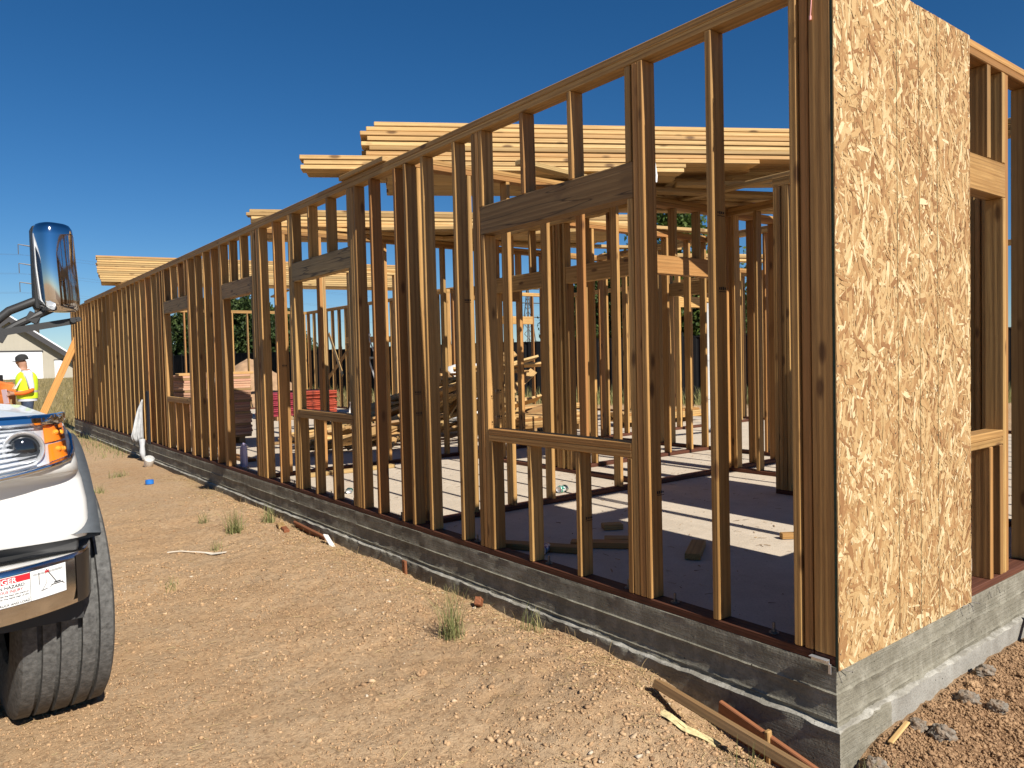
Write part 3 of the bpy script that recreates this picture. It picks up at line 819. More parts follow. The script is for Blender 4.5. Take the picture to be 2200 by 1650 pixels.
# white step ladder
lad = thing('step_ladder', 'white step ladder standing open in front of the far studs', 'ladder', (5.05, 13.9, 0))
lx, ly = 5.05, 13.9
for s in (-1, 1):
    mb = MB(); mb.tube([(lx - 0.30, ly + s * 0.26, 0), (lx, ly + s * 0.15, 1.80)], 0.026, 8); mb.build('front_rail', M_WHITEPVC, lad)
    mb = MB(); mb.tube([(lx + 0.62, ly + s * 0.28, 0), (lx + 0.02, ly + s * 0.15, 1.78)], 0.018, 8); mb.build('rear_rail', simple('grey_rail', (0.35, 0.36, 0.38), 0.5) if s < 0 else bpy.data.materials['grey_rail'], lad)
for k in range(1, 6):
    f = k / 6
    mb = MB(); mb.box((lx - 0.30 * (1 - f), ly, 1.80 * f), (0.09, 0.52 - 0.22 * f, 0.035)); mb.build('step', M_WHITEPVC, lad, bevel=0.005)
mb = MB(); mb.box((lx, ly, 1.82), (0.16, 0.34, 0.05)); mb.build('top_cap', M_WHITEPVC, lad, bevel=0.01)
mb = MB(); mb.box((lx + 0.12, ly, 1.30), (0.30, 0.30, 0.05)); mb.build('tray', M_BLACK, lad, bevel=0.01)

# upright pipes in the right half
for (x, y, z1, nm, lb) in ((6.9, 5.9, 2.0, 0, 'white vent pipe standing upright behind the single stud right of the window'), (5.3, 5.55, 1.5, 1, 'shorter grey pipe standing on the slab among the right-hand studs')):
    mb = MB(); mb.lathe([(0.032, 0), (0.032, z1)], Matrix.Translation((x, y, 0)), 12, cap=True)
    for zz in (0.5, 1.1): mb.lathe([(0.033, zz), (0.04, zz + 0.005), (0.04, zz + 0.08), (0.033, zz + 0.085)], Matrix.Translation((x, y, 0)), 12)
    o = mb.build('vent_pipe', simple('aged_pipe', (0.46, 0.46, 0.45), 0.5, var=0.2, vscale=3) if nm == 0 else simple('grey_pipe', (0.3, 0.31, 0.33), 0.5), smooth='auto'); tag(o, lb, 'pipe')

# lavender drinking bottle just inside the door opening
bt = thing('drinking_bottle', 'lavender drinking bottle standing on the slab in the door opening', 'bottle', (0.21, 7.52, 0))
M_LAV = simple('lavender_paint', (0.60, 0.55, 0.74), 0.4)
Mt = Matrix.Translation((0.21, 7.52, 0.0))
mb = MB(); mb.lathe([(0.0, 0.001), (0.040, 0.001), (0.043, 0.006), (0.043, 0.185), (0.040, 0.20)], Mt, 20); mb.build('bottle_body', M_LAV, bt, smooth='auto')
mb = MB(); mb.lathe([(0.041, 0.20), (0.042, 0.205), (0.040, 0.235), (0.032, 0.245), (0.030, 0.252)], Mt, 20); mb.lathe([(0.018, 0.25), (0.018, 0.275), (0.0, 0.278)], Mt, 14); mb.build('lid', M_LAV, bt, smooth='auto')
mb = MB(); mb.tube([(0.17, 7.47, 0.248), (0.175, 7.47, 0.272), (0.21, 7.52, 0.285), (0.225, 7.47, 0.272), (0.23, 7.47, 0.248)], 0.005, 6); mb.build('loop_handle', M_LAV, bt)

# crushed cans and scrap blocks on the slab
def can(label, x, y, az, cols, squash=0.75, r=0.033, h=0.12):
    t = thing('drink_can', label, 'can', (x, y, 0))
    M = Matrix.Translation((x, y, r * squash + 0.001)) @ Matrix.Rotation(az, 4, 'Z') @ Matrix.Diagonal((1, 1, squash, 1)) @ Matrix.Rotation(rad(90), 4, 'Y') @ Matrix.Translation((0, 0, -h / 2))
    def crumple(prof):
        mb = MB(); mb.lathe(prof, None, 20)
        vs = []
        for v in mb.v:
            n_ = mnoise.noise(Vector(v) * 38 + Vector((x * 9, y * 7, 0)))
            k = 1 + 0.16 * n_
            vs.append(M @ Vector((v[0] * k, v[1] * k, v[2])))
        mb.v = [tuple(v) for v in vs]; return mb
    crumple([(r * 0.9, 0.008), (r, 0.014), (r, 0.03), (r, 0.05), (r, 0.07), (r, 0.09), (r, 0.105), (r * 0.86, 0.116)]).build('can_body', cols, t, smooth=True)
    crumple([(0.0, 0.010), (r * 0.8, 0.010), (r * 0.84, 0.004), (r * 0.9, 0.008)]).build('can_base', M_GALV, t, smooth=True)
    crumple([(r * 0.86, 0.116), (r * 0.82, 0.12), (r * 0.78, 0.114), (0.0, 0.114)]).build('can_top', M_GALV, t, smooth=True)
def can_mat(name, a, b):
    t = NT(name)
    f = t.noise(t.coords(), 34, 2)
    t.l(t.mix(t.ramp(f, [(0.5, 0.0), (0.53, 1.0)]), a, b), t.b.inputs['Base Color'])
    t.b.inputs['Roughness'].default_value = 0.3; t.b.inputs['Metallic'].default_value = 0.35
    return t.m
can('crushed blue and white can on the slab beside the first window cripple', 0.275, 2.06, 0.6, can_mat('can_blue', (0.02, 0.045, 0.22), (0.5, 0.55, 0.62)))
can('crumpled green and white can lying in the sun before the inner wall plate', 1.76, 3.55, 0.25, can_mat('can_green', (0.02, 0.26, 0.17), (0.7, 0.72, 0.7)), 0.85, 0.037, 0.15)
can('flattened dark green can on the slab under the second window opening', 0.34, 4.95, 1.1, can_mat('can_dark', (0.01, 0.06, 0.04), (0.03, 0.2, 0.15)), 0.6)
BL = [((0.13, 2.40), (0.44, 1.90), 0.09, 'long scrap stud lying on the slab under the first window'),
      ((0.50, 2.06), (0.86, 1.66), 0.09, 'scrap stud lying on the slab near the right post of the first window'),
      ((0.98, 2.26), (1.10, 2.19), 0.09, 'small square offcut lying alone in the shade on the slab'),
      ((0.72, 1.98), (0.92, 1.78), 0.09, 'short offcut lying against the scrap stud behind the window post'),
      ((0.80, 1.33), (1.10, 1.52), 0.09, 'chunky offcut pointing into the room beside the single stud'),
      ((1.62, 1.27), (1.72, 1.20), 0.05, 'tiny bright offcut in the sun patch at the corner post'),
      ((0.35, 6.15), (1.45, 6.12), 0.09, 'fresh stud lying on the slab before the second cross wall'),
      ((1.0, 5.05), (1.16, 5.02), 0.07, 'dark block on the sunlit slab between the second window posts'),
      ((0.42, 7.9), (0.40, 8.7), 0.14, 'short pinkish board lying flat behind the door opening')]
for (a, b, w, lb) in BL:
    zt = 0.042 if 'leaning' not in lb else 0.06
    o = lumber('offcut', None, (a[0], a[1], zt / 2), (b[0], b[1], zt / 2), w, zt - 0.004, (0, 0, 1), W_STUD if 'fresh' not in lb else W_NEW); tag(o, lb, 'offcut')
# sawdust and chips on the slab
n = 900
px_ = rng.uniform(0.2, 5.0, n); py_ = rng.uniform(0.2, 6.3, n)
L = rng.uniform(0.004, 0.03, n); B = rng.uniform(0.001, 0.004, n); a = rng.uniform(0, math.pi, n)
V = np.zeros((n, 4, 3))
for k, (su, sv) in enumerate(((-1, -1), (1, -1), (1, 1), (-1, 1))):
    V[:, k, 0] = px_ + su * L * np.cos(a) - sv * B * np.sin(a); V[:, k, 1] = py_ + su * L * np.sin(a) + sv * B * np.cos(a); V[:, k, 2] = 0.002 + 0.004 * rng.random(n)
tag(np_mesh('wood_chips', V.reshape(-1, 3), np.arange(n * 4).reshape(n, 4), mat_tone('wood_chip', [(0.0, (0.10, 0.06, 0.03)), (1.0, (0.42, 0.27, 0.13))]), attr=np.repeat(rng.random(n), 4)), 'small wood chips and splinters scattered over the slab', kind='stuff')

# ------------------------------------------------------------------ yard: clods, straw, weeds, litter
def ico():
    p = (1 + 5 ** 0.5) / 2
    v = np.array([(-1, p, 0), (1, p, 0), (-1, -p, 0), (1, -p, 0), (0, -1, p), (0, 1, p), (0, -1, -p), (0, 1, -p), (p, 0, -1), (p, 0, 1), (-p, 0, -1), (-p, 0, 1)], float)
    v /= np.linalg.norm(v[0])
    f = np.array([(0, 11, 5), (0, 5, 1), (0, 1, 7), (0, 7, 10), (0, 10, 11), (1, 5, 9), (5, 11, 4), (11, 10, 2), (10, 7, 6), (7, 1, 8), (3, 9, 4), (3, 4, 2), (3, 2, 6), (3, 6, 8), (3, 8, 9), (4, 9, 5), (2, 4, 11), (6, 2, 10), (8, 6, 7), (9, 8, 1)])
    return v, f
IV, IF = ico()
def clods(px, py, size, sink=0.35, flat=0.7):
    n = len(px)
    z = ground_h(px, py)
    P = IV[None] * (1 + 0.38 * np.clip(rng.normal(0, 1, (n, 12, 1)), -1.6, 1.6))
    P = P * np.stack([rng.uniform(0.75, 1.3, n), rng.uniform(0.75, 1.3, n), rng.uniform(0.55, 1.0, n) * flat * 1.2], 1)[:, None, :]
    a = rng.uniform(0, 2 * math.pi, n)
    x = P[:, :, 0] * np.cos(a)[:, None] - P[:, :, 1] * np.sin(a)[:, None]; y = P[:, :, 0] * np.sin(a)[:, None] + P[:, :, 1] * np.cos(a)[:, None]
    P = np.stack([x, y, P[:, :, 2]], 2) * size[:, None, None]
    P = P + np.stack([px, py, z + size * sink * 0.6], 1)[:, None, :]
    Fc = (IF[None] + (np.arange(n) * 12)[:, None, None]).reshape(-1, 3)
    return P.reshape(-1, 3), Fc
def dens(px, py):
    d = 0.25 + 0.75 * sstep(-0.1, 0.5, vnoise(px * 1.3, py * 1.3, 31))
    d = d * (0.4 + 0.6 * sstep(-2.3, -0.9, px))
    d = d + 0.9 * np.exp(-((px + 0.25) / 0.3) ** 2) + 0.7 * sstep(0.8, -0.2, py)
    return d
N = 95000
px_ = rng.uniform(-3.2, -0.05, N); py_ = -0.9 + 8.4 * rng.random(N) ** 1.7
px2 = rng.uniform(0.0, 2.4, N // 5); py2 = rng.uniform(-1.2, -0.05, N // 5)
px_ = np.concatenate([px_, px2]); py_ = np.concatenate([py_, py2])
keep = rng.random(len(px_)) < dens(px_, py_) * 0.55
px_, py_ = px_[keep], py_[keep]
sz = np.clip(0.0036 * np.exp(0.55 * rng.normal(0, 1, len(px_))), 0.0014, 0.0125)
qx = np.concatenate([rng.uniform(0.0, 2.4, 3500), rng.uniform(-2.2, -0.2, 2600)]); qy = np.concatenate([-0.06 - np.abs(rng.normal(0, 0.45, 3500)), rng.uniform(-0.9, 0.9, 2600)])
keep = (rng.random(6100) < 0.35 + 0.65 * sstep(-0.1, 0.4, vnoise(qx * 2.1, qy * 2.1, 33)))
qx, qy = qx[keep], qy[keep]
px_ = np.concatenate([px_, qx]); py_ = np.concatenate([py_, qy]); sz = np.concatenate([sz, np.clip(0.0052 * np.exp(0.45 * rng.normal(0, 1, len(qx))), 0.003, 0.022)])
Vc, Fc = clods(px_, py_, sz)
tn = np.clip(0.5 + 0.2 * rng.normal(0, 1, len(px_)), 0, 0.9); tn = np.where(rng.random(len(px_)) < 0.025, 1.0, tn); tn = np.where((px_ > 0.1) & (py_ < 0), tn * 0.42, tn)
tag(np_mesh('dirt_clods', Vc, Fc, M_CLOD, attr=np.repeat(tn, 12)), 'loose dry clods and pebbles strewn over the yard', kind='stuff')

OV = np.array([(1, 0, 0), (-1, 0, 0), (0, 1, 0), (0, -1, 0), (0, 0, 1), (0, 0, -1)], float)
OF = np.array([(0, 2, 4), (2, 1, 4), (1, 3, 4), (3, 0, 4), (2, 0, 5), (1, 2, 5), (3, 1, 5), (0, 3, 5)])
n = 120000
qx = rng.uniform(-2.9, -0.04, n); qy = -0.95 + 5.2 * rng.random(n) ** 1.9
fr = int(n * 0.22)
qx[:fr] = rng.uniform(0.0, 2.3, fr); qy[:fr] = -0.05 - np.abs(rng.normal(0, 0.40, fr))
pat = 0.30 + 0.70 * sstep(-0.25, 0.35, vnoise(qx * 1.9, qy * 1.9, 41) + 0.5 * vnoise(qx * 6, qy * 6, 42))
pat[:fr] = 1.0
kp = rng.random(n) < pat
isf = np.zeros(n, bool); isf[:fr] = True
qx, qy, isf = qx[kp], qy[kp], isf[kp]; n = len(qx)
sz = np.clip(0.0027 * np.exp(0.42 * rng.normal(0, 1, n)), 0.0013, 0.008) * np.where(isf, 1.25, 1.0)
P = OV[None] * (1 + 0.35 * rng.normal(0, 1, (n, 6, 1)).clip(-1.5, 1.5)) + 0.25 * rng.normal(0, 1, (n, 6, 3))
P = P * sz[:, None, None] + np.stack([qx, qy, ground_h(qx, qy) + sz * 0.4], 1)[:, None, :]
Fq = (OF[None] + (np.arange(n) * 6)[:, None, None]).reshape(-1, 3)
tn = np.clip(0.52 + 0.17 * rng.normal(0, 1, n), 0, 0.88) * np.where(isf, 0.42, 1.0)
tag(np_mesh('dirt_crumbs', P.reshape(-1, 3), Fq, M_CLOD, attr=np.repeat(tn, 6)), 'fine loose crumbs of dry soil covering the near yard', kind='stuff')
# lumps of broken concrete by the front footing
RK = [(1.14, -0.10, 0.038, 'tallest grey concrete lump by the front footing'), (0.84, -0.14, 0.040, 'long grey concrete lump below the strand board'), (0.46, -0.10, 0.032, 'small dark concrete lump near the corner'), (0.47, -0.19, 0.04, 'rough pale concrete lump in front of the small dark one'),
      (0.86, -0.25, 0.035, 'round grey concrete lump lying farther out from the footing'), (0.10, -0.10, 0.038, 'brown clod at the foot of the corner'), (0.05, -0.16, 0.03, 'dark stone right under the corner edge'), (-0.92, 1.56, 0.022, 'lone orange stone in the bare yard'), (0.98, -0.11, 0.028, 'little dark stone between two concrete lumps')]
for (x, y, r, lb) in RK:
    bm = bmesh.new(); bmesh.ops.create_icosphere(bm, subdivisions=4, radius=r)
    for v in bm.verts:
        q = v.co / r
        v.co *= 1 + 0.42 * mnoise.noise(q * 1.7 + Vector((x * 9, y * 9, 0))) + 0.26 * abs(mnoise.noise(q * 3.7 + Vector((y * 5, x * 5, 3)))) + 0.16 * abs(mnoise.noise(q * 7 + Vector((x, 1, y)))) + 0.09 * mnoise.noise(q * 17)
        v.co.z *= 0.8
    me = bpy.data.meshes.new('rock'); bm.to_mesh(me); bm.free()
    at = me.attributes.new('tone', 'FLOAT', 'POINT')
    at.data.foreach_set('value', [random.random() * 0.3 + 0.5 * (0.5 + 0.5 * mnoise.noise(v.co * 40)) for v in me.vertices])
    me.materials.append(M_ROCK if r > 0.03 else M_CLOD)
    o = link(bpy.data.objects.new('rock', me), None, Matrix.Translation((x, y, gh(x, y) + r * 0.22)))
    tag(o, lb, 'rock')

def blades(n, cx, cy, spread, hmin, hmax, w, lean=0.5, up=1.0, seg=4, zf=None):
    """n curved tapering blades; returns V, F (quads), tone"""
    bx = cx + rng.normal(0, spread, n); by = cy + rng.normal(0, spread, n)
    return blades_at(bx, by, hmin, hmax, w, lean, up, seg, zf)
def blades_at(bx, by, hmin, hmax, w, lean=0.5, up=1.0, seg=4, zf=None, z0=None):
    n = len(bx)
    z = ground_h(bx, by) if z0 is None else np.full(n, z0)
    H = rng.uniform(hmin, hmax, n); az = rng.uniform(0, 2 * math.pi, n); ln = np.abs(rng.normal(0, lean, n))
    wa = rng.uniform(0, math.pi, n)
    V = np.zeros((n, seg + 1, 2, 3))
    for k in range(seg + 1):
        f = k / seg
        r = H * ln * f ** 1.8
        x = bx + r * np.cos(az); y = by + r * np.sin(az); zz = z - 0.004 + H * up * (f - 0.25 * ln * f ** 2.2)
        ww = w * (1 - f) ** 0.7 * rng.uniform(0.7, 1.2, n) + 0.0003
        for s_, sg in enumerate((-1, 1)):
            V[:, k, s_, 0] = x + sg * ww * np.cos(wa); V[:, k, s_, 1] = y + sg * ww * np.sin(wa); V[:, k, s_, 2] = zz
    base = (np.arange(n) * (seg + 1) * 2)[:, None, None]
    q = np.array([[2 * k, 2 * k + 1, 2 * k + 3, 2 * k + 2] for k in range(seg)])[None]
    return V.reshape(-1, 3), (base + q).reshape(-1, 4), np.repeat(np.clip(rng.normal(0.5, 0.25, n), 0, 1), (seg + 1) * 2)
WD = [(-0.566, 1.842, 120, 0.028, 0.08, 0.31, 0.0016, 'tall green grass tuft growing alone in the near yard'),
      (-0.611, 5.296, 90, 0.035, 0.08, 0.27, 0.0030, 'bushy grass tuft in front of the footing below the second window'),
      (-0.22, 5.50, 60, 0.03, 0.07, 0.20, 0.003, 'green tuft right against the footing below the second window'),
      (-0.70, 5.95, 30, 0.03, 0.05, 0.16, 0.002, 'sparse thin tuft left of the bushy one'),
      (-0.17, 1.66, 34, 0.03, 0.06, 0.18, 0.0014, 'thin weeds against the footing under the first window'),
      (-0.9, 4.85, 30, 0.035, 0.04, 0.12, 0.002, 'low dark weed stalks on the open dirt'),
      (-1.44, 4.10, 24, 0.03, 0.04, 0.10, 0.002, 'dry weed stubble by a small hole in the dirt'),
      (0.02, -0.13, 14, 0.02, 0.06, 0.17, 0.0012, 'thin dry weed at the corner of the footing'),
      (-0.42, 0.10, 12, 0.03, 0.05, 0.13, 0.0012, 'small weed by the timber in the corner trench'),
      (-1.15, 8.7, 36, 0.04, 0.04, 0.14, 0.003, 'scrubby weed left of the blue tape'), (-0.75, 9.8, 60, 0.06, 0.04, 0.13, 0.003, 'low weed patch beyond the blue tape')]
for (x, y, n, sp_, h0, h1, w, lb) in WD:
    V, F, tn = blades(n, x, y, sp_, h0, h1, w, 0.45)
    o = np_mesh('weed', V, F, M_WEED, attr=tn); tag(o, lb, 'weed')
# weeds along the far footing and by the truck
n = 420
by = rng.uniform(12, 19.5, n); bx = -0.12 - np.abs(rng.normal(0, 0.30, n))
V1, F1, t1 = blades_at(bx, by, 0.04, 0.20, 0.004, 0.5)
n = 260
bx2 = rng.normal(-1.25, 0.3, n); by2 = rng.normal(13.6, 0.6, n)
V2, F2, t2 = blades_at(bx2, by2, 0.04, 0.16, 0.004, 0.6)
tag(np_mesh('weed_strip', np.concatenate([V1, V2]), np.concatenate([F1, F2 + len(V1)]), M_WEED, attr=np.concatenate([t1, t2])), 'weeds growing along the far end of the footing', kind='stuff')
# straw
n = 5200
bx = rng.uniform(-3.0, -0.06, n); by = -0.6 + 10 * rng.random(n) ** 1.4
bx = np.where(rng.random(n) < 0.55, -0.06 - np.abs(rng.normal(0, 0.22, n)), bx)
L = rng.uniform(0.015, 0.075, n); a = rng.uniform(0, 2 * math.pi, n); cv = rng.normal(0, 0.5, n)
V = np.zeros((n, 4, 2, 3))
for k in range(4):
    f = k / 3 - 0.5
    aa = a + cv * f
    x = bx + L * f * np.cos(aa); y = by + L * f * np.sin(aa)
    z = ground_h(x, y) + 0.003 + 0.010 * rng.random(n)
    for s_, sg in enumerate((-1, 1)):
        V[:, k, s_, 0] = x - sg * 0.0009 * np.sin(a); V[:, k, s_, 1] = y + sg * 0.0009 * np.cos(a); V[:, k, s_, 2] = z + sg * 0.0006
F = (np.arange(n) * 8)[:, None, None] + np.array([[2 * k, 2 * k + 1, 2 * k + 3, 2 * k + 2] for k in range(3)])[None]
tag(np_mesh('dry_straw', V.reshape(-1, 3), F.reshape(-1, 4), M_STRAW, attr=np.repeat(rng.random(n), 8)), 'bits of dry straw lying on the dirt and along the footing', kind='stuff')

n = 900
by = rng.uniform(0.75, 9.0, n); bx = -0.035 - np.abs(rng.normal(0, 0.09, n))
kp = rng.random(n) < 0.25 + 0.75 * sstep(-0.1, 0.4, vnoise(by * 1.7, by * 0.3, 51))
V, F, tn = blades_at(bx[kp], by[kp], 0.015, 0.085, 0.0012, 0.9)
tag(np_mesh('dry_fringe', V, F, M_STRAW, attr=tn), 'short dry grass fringe along the foot of the footing', kind='stuff')
M_INK = simple('stamp_ink', (0.03, 0.022, 0.016), 0.9)
for (y0, x0, z) in ((0.54, 0.03, 1.83), (0.54, 0.035, 1.50), (2.201, 0.03, 1.02), (2.201, 0.03, 0.86), (3.161, 0.03, 0.99), (3.161, 0.035, 0.84), (0.93, 0.05, 0.55), (1.424, 0.04, 0.35), (2.532, 0.05, 1.6), (5.757, 0.05, 1.2)):
    mb = MB(); yy = y0 - 0.0032
    for k in range(4): mb.box((x0 + 0.013 * k, yy, z), (0.008, 0.0006, random.uniform(0.008, 0.016)))
    mb.box((x0 + 0.02, yy, z - 0.014), (0.05, 0.0006, 0.003))
    mb.build('grade_stamp', M_INK, LW.t)
# timber offcuts lying in the yard and the corner trench
def yard_board(label, a, b, w, t, mat, za=0.03, zb=0.03, thin=(0, 0, 1)):
    A = Vector((a[0], a[1], gh(*a) + za)); B = Vector((b[0], b[1], gh(*b) + zb))
    o = lumber('timber_offcut', None, A, B, w, t, thin, mat); return tag(o, label, 'offcut')
yard_board('weathered stud slanting out of the trench at the bottom edge beside the corner', (-0.20, 0.72), (-0.36, -0.22), 0.075, T2, W_OLD, 0.06, 0.10, (0.5, 0, 1))
yard_board('red-brown form board standing on edge against the footing in the trench', (-0.062, 0.50), (-0.105, -0.02), 0.13, 0.022, W_RED, 0.06, 0.02, (1, 0, 0.12))
yard_board('short yellow stake wedged against the red-brown form board', (-0.095, 0.23), (-0.10, 0.235), 0.03, 0.02, W_NEW, -0.02, 0.13, (0, 1, 0))
yard_board('small brown block beside the footing in the middle of the yard', (-0.125, 2.20), (-0.165, 2.17), 0.04, 0.05, W_RED, 0.03, 0.05, (0, 0, 1))
yard_board('short upright stake against the footing left of the first window', (-0.065, 3.22), (-0.068, 3.22), 0.045, 0.02, W_RED, -0.02, 0.10, (1, 0, 0))
yard_board('yellow wood block at the footing below the second window', (-0.20, 5.30), (-0.24, 5.14), 0.06, 0.03, W_NEW, 0.015, 0.015)
yard_board('orange wood block next to the yellow one', (-0.235, 5.12), (-0.25, 5.00), 0.05, 0.03, W_RED, 0.015, 0.015)
yard_board('broken brown board lying along the footing left of the stake', (-0.09, 5.2), (-0.075, 4.55), 0.08, 0.02, W_RED, 0.03, 0.01, (1, 0, 0.5))
yard_board('red-brown splinter leaning against the front footing at the right edge', (1.74, -0.07), (1.86, -0.045), 0.04, 0.012, W_RED, 0.0, 0.12, (0, 1, 0.3))
yard_board('thin pale splinter on the dirt below the strand board', (0.22, -0.10), (0.42, -0.075), 0.02, 0.008, W_NEW, 0.02, 0.02)
# corn husk
mb = MB()
for k in range(7):
    s = (k - 3) * 0.004
    rows = []
    for j in range(8):
        f = j / 7
        x = -0.405 + 0.10 * f + s * math.sin(f * 3); y = 0.52 - 0.20 * f; w = 0.012 * math.sin(math.pi * min(1, f * 0.9 + 0.08)) * (1 - 0.4 * f) + 0.001
        z = gh(x, y) + 0.015 + 0.008 * math.sin(k * 1.7 + f * 3)
        rows.append([(x - w + s, y - w * 0.4, z), (x + s, y, z + 0.008), (x + w + s, y + w * 0.4, z)])
    mb.grid(rows)
o = mb.build('corn_husk', simple('dry_husk', (0.50, 0.42, 0.21), 0.8, var=0.3, vscale=60), recalc=False); tag(o, 'pale yellow dry husk at the edge of the corner trench', 'husk')
# litter
mb = MB()
Mt = Matrix.Translation((-0.60, 8.64, gh(-0.60, 8.64)))
mb.lathe([(0.036, 0.003), (0.049, 0.003), (0.049, 0.050), (0.036, 0.050), (0.036, 0.003)], Mt, 24)
o = mb.build('tape_roll', simple('blue_tape', (0.015, 0.16, 0.55), 0.45), smooth='auto'); tag(o, 'bright blue roll of tape lying on the dirt', 'tape roll')
mb = MB(); rows = []
for j in range(9):
    f = j / 8
    x = -1.24 + 0.36 * f; y = 5.03 - 0.38 * f + 0.02 * math.sin(f * 7); w = 0.004 + 0.018 * (f > 0.6) * math.sin(math.pi * (f - 0.6) / 0.42) if f > 0.6 else 0.004
    rows.append([(x - w * 0.7, y - w * 0.7, gh(x, y) + 0.012), (x + w * 0.7, y + w * 0.7, gh(x, y) + 0.018)])
mb.grid(rows); o = mb.build('paper_scrap', simple('paper', (0.55, 0.49, 0.40), 0.8), recalc=False); tag(o, 'long pale strip of torn paper on the dirt', 'paper')
mb = MB(); mb.box((-0.13, 4.37, gh(-0.13, 4.37) + 0.03), (0.05, 0.16, 0.012), Matrix.Rotation(0.5, 4, 'X') @ Matrix.Rotation(0.4, 4, 'Y'))
o = mb.build('white_chip', simple('chip_white', (0.75, 0.74, 0.7), 0.8), bevel=0.003); tag(o, 'white plastic shard lying by the footing', 'shard')
mb = MB(); mb.lathe([(0.0, 0.0), (0.05, 0.0), (0.065, 0.03), (0.07, 0.15), (0.068, 0.15), (0.06, 0.02), (0.0, 0.015)], Matrix.Translation((-0.20, 10.6, gh(-0.2, 10.6))) @ Matrix.Rotation(rad(35), 4, 'X'), 16)
o = mb.build('plastic_cup', M_WHITEPVC, smooth='auto'); tag(o, 'white plastic tub tipped over under the grey cloth', 'tub')

# grey cloth hung over a stud
mb = MB(); rows = []
for j in range(15):
    f = j / 14
    z = 0.70 - 0.66 * f
    row = []
    wid = 0.02 + 0.26 * f ** 0.8 if f < 0.9 else 0.25 - 0.4 * (f - 0.9)
    for i in range(13):
        g = i / 12 - 0.5
        fold = 0.026 * math.sin(i * 1.35 + 0.8 * f) * (0.3 + f) + 0.012 * math.sin(i * 2.9 + 4 * f)
        row.append((-0.03 - 0.42 * wid + g * wid * 0.82 + fold * 0.5, 11.62 + g * wid * 0.3 + fold + 0.02 * math.sin(f * 6), z + 0.02 * math.sin(i * 0.9) * f))
    rows.append(row)
mb.grid(rows)
t = thing('hanging_cloth', 'grey cloth hung on a stud of the long wall', 'cloth', (0, 11.6, 0))
o = mb.build('cloth_sheet', M_GREYCLOTH, t, smooth=True, recalc=False)
md = o.modifiers.new('thick', 'SOLIDIFY'); md.thickness = 0.006
mb = MB(); mb.box((-0.02, 11.34, 0.42), (0.012, 0.16, 0.84)); mb.build('cloth_shadow', simple('shadow_dark', (0.015, 0.018, 0.028), 0.95), t, bevel=0.004)  # flat dark strip standing in for the shadow beside the cloth
mb = MB(); mb.tube([(-0.08, 11.55, 0.06), (-0.09, 11.5, -0.04), (-0.10, 11.46, -0.14), (-0.09, 11.42, -0.25)], [0.05, 0.035, 0.045, 0.02], 8); mb.build('bunched_end', M_GREYCLOTH, t, smooth=True)

# the long orange brace outside the far end of the wall
o = lumber('leaning_brace', None, (0.10, 18.75, 2.02), (-0.90, 18.80, -0.30), 0.15, T2, (0, 1, 0), W_ORANGE); tag(o, 'bright orange plank leaning against the far end of the long wall', 'plank')

# ------------------------------------------------------------------ crane truck at the left edge
M_TWHITE = simple('truck_white_paint', (0.68, 0.69, 0.67), 0.34, coat=0.35, var=0.05, vscale=5)
M_CHROME = simple('chrome', (0.70, 0.71, 0.73), 0.07, 1.0)
M_CHROME2 = simple('dusty_chrome', (0.70, 0.69, 0.68), 0.16, 1.0, var=0.12, vscale=9)
M_TRIM = simple('grey_fender_plastic', (0.075, 0.085, 0.095), 0.55, var=0.15, vscale=30)
M_RUB = simple('tyre_rubber', (0.088, 0.087, 0.083), 0.85, var=0.45, vscale=45, bump=0.6, bscale=90)
M_GLASSD = simple('dark_glass', (0.012, 0.014, 0.016), 0.03, 0.0, spec=0.8)
M_SILVER = simple('reflector_silver', (0.80, 0.82, 0.85), 0.38, 0.7)
M_AMBER = simple('amber_lens', (0.78, 0.20, 0.012), 0.12, 0.0, coat=1.0)
M_LABEL = simple('label_white', (0.80, 0.81, 0.80), 0.5)
M_LRED = simple('label_red', (0.62, 0.02, 0.03), 0.5)
M_LBLK = simple('label_black', (0.02, 0.02, 0.022), 0.5)
t = NT('clear_lens'); gl = t.n('ShaderNodeBsdfGlossy'); gl.inputs['Roughness'].default_value = 0.02
tr = t.n('ShaderNodeBsdfTransparent'); fr = t.n('ShaderNodeFresnel'); fr.inputs[0].default_value = 1.45
mx = t.n('ShaderNodeMixShader'); t.l(fr.outputs[0], mx.inputs[0]); t.l(tr.outputs[0], mx.inputs[1]); t.l(gl.outputs[0], mx.inputs[2]); t.l(mx.outputs[0], t.out.inputs['Surface'])
M_CLEAR = t.m
TX, TG = -3.40, -0.30
TR = thing('crane_truck', 'white crane truck with chrome bumper cut off by the left edge', 'truck', (TX, 2.45, TG))
SHN = 6.5
LV = [  # z, half width, front y, back y of the wrapped nose
    (0.555, 1.165, 1.83, 1.98), (0.575, 1.170, 1.815, 1.98), (0.62, 1.172, 1.81, 1.99), (0.70, 1.170, 1.81, 2.02), (0.78, 1.160, 1.82, 2.08), (0.80, 1.155, 1.81, 2.11), (0.815, 1.15, 1.77, 2.13), (0.825, 1.148, 1.73, 2.15), (0.86, 1.145, 1.725, 2.18),
    (0.95, 1.130, 1.76, 2.26), (1.01, 1.112, 1.79, 2.34), (1.03, 1.07, 1.83, 2.42), (1.042, 0.98, 1.88, 2.6), (1.055, 0.90, 1.98, 2.8), (1.08, 0.85, 2.2, 3.0), (1.14, 0.80, 2.6, 3.25), (1.22, 0.76, 3.05, 3.30), (1.26, 0.74, 3.25, 3.30)]
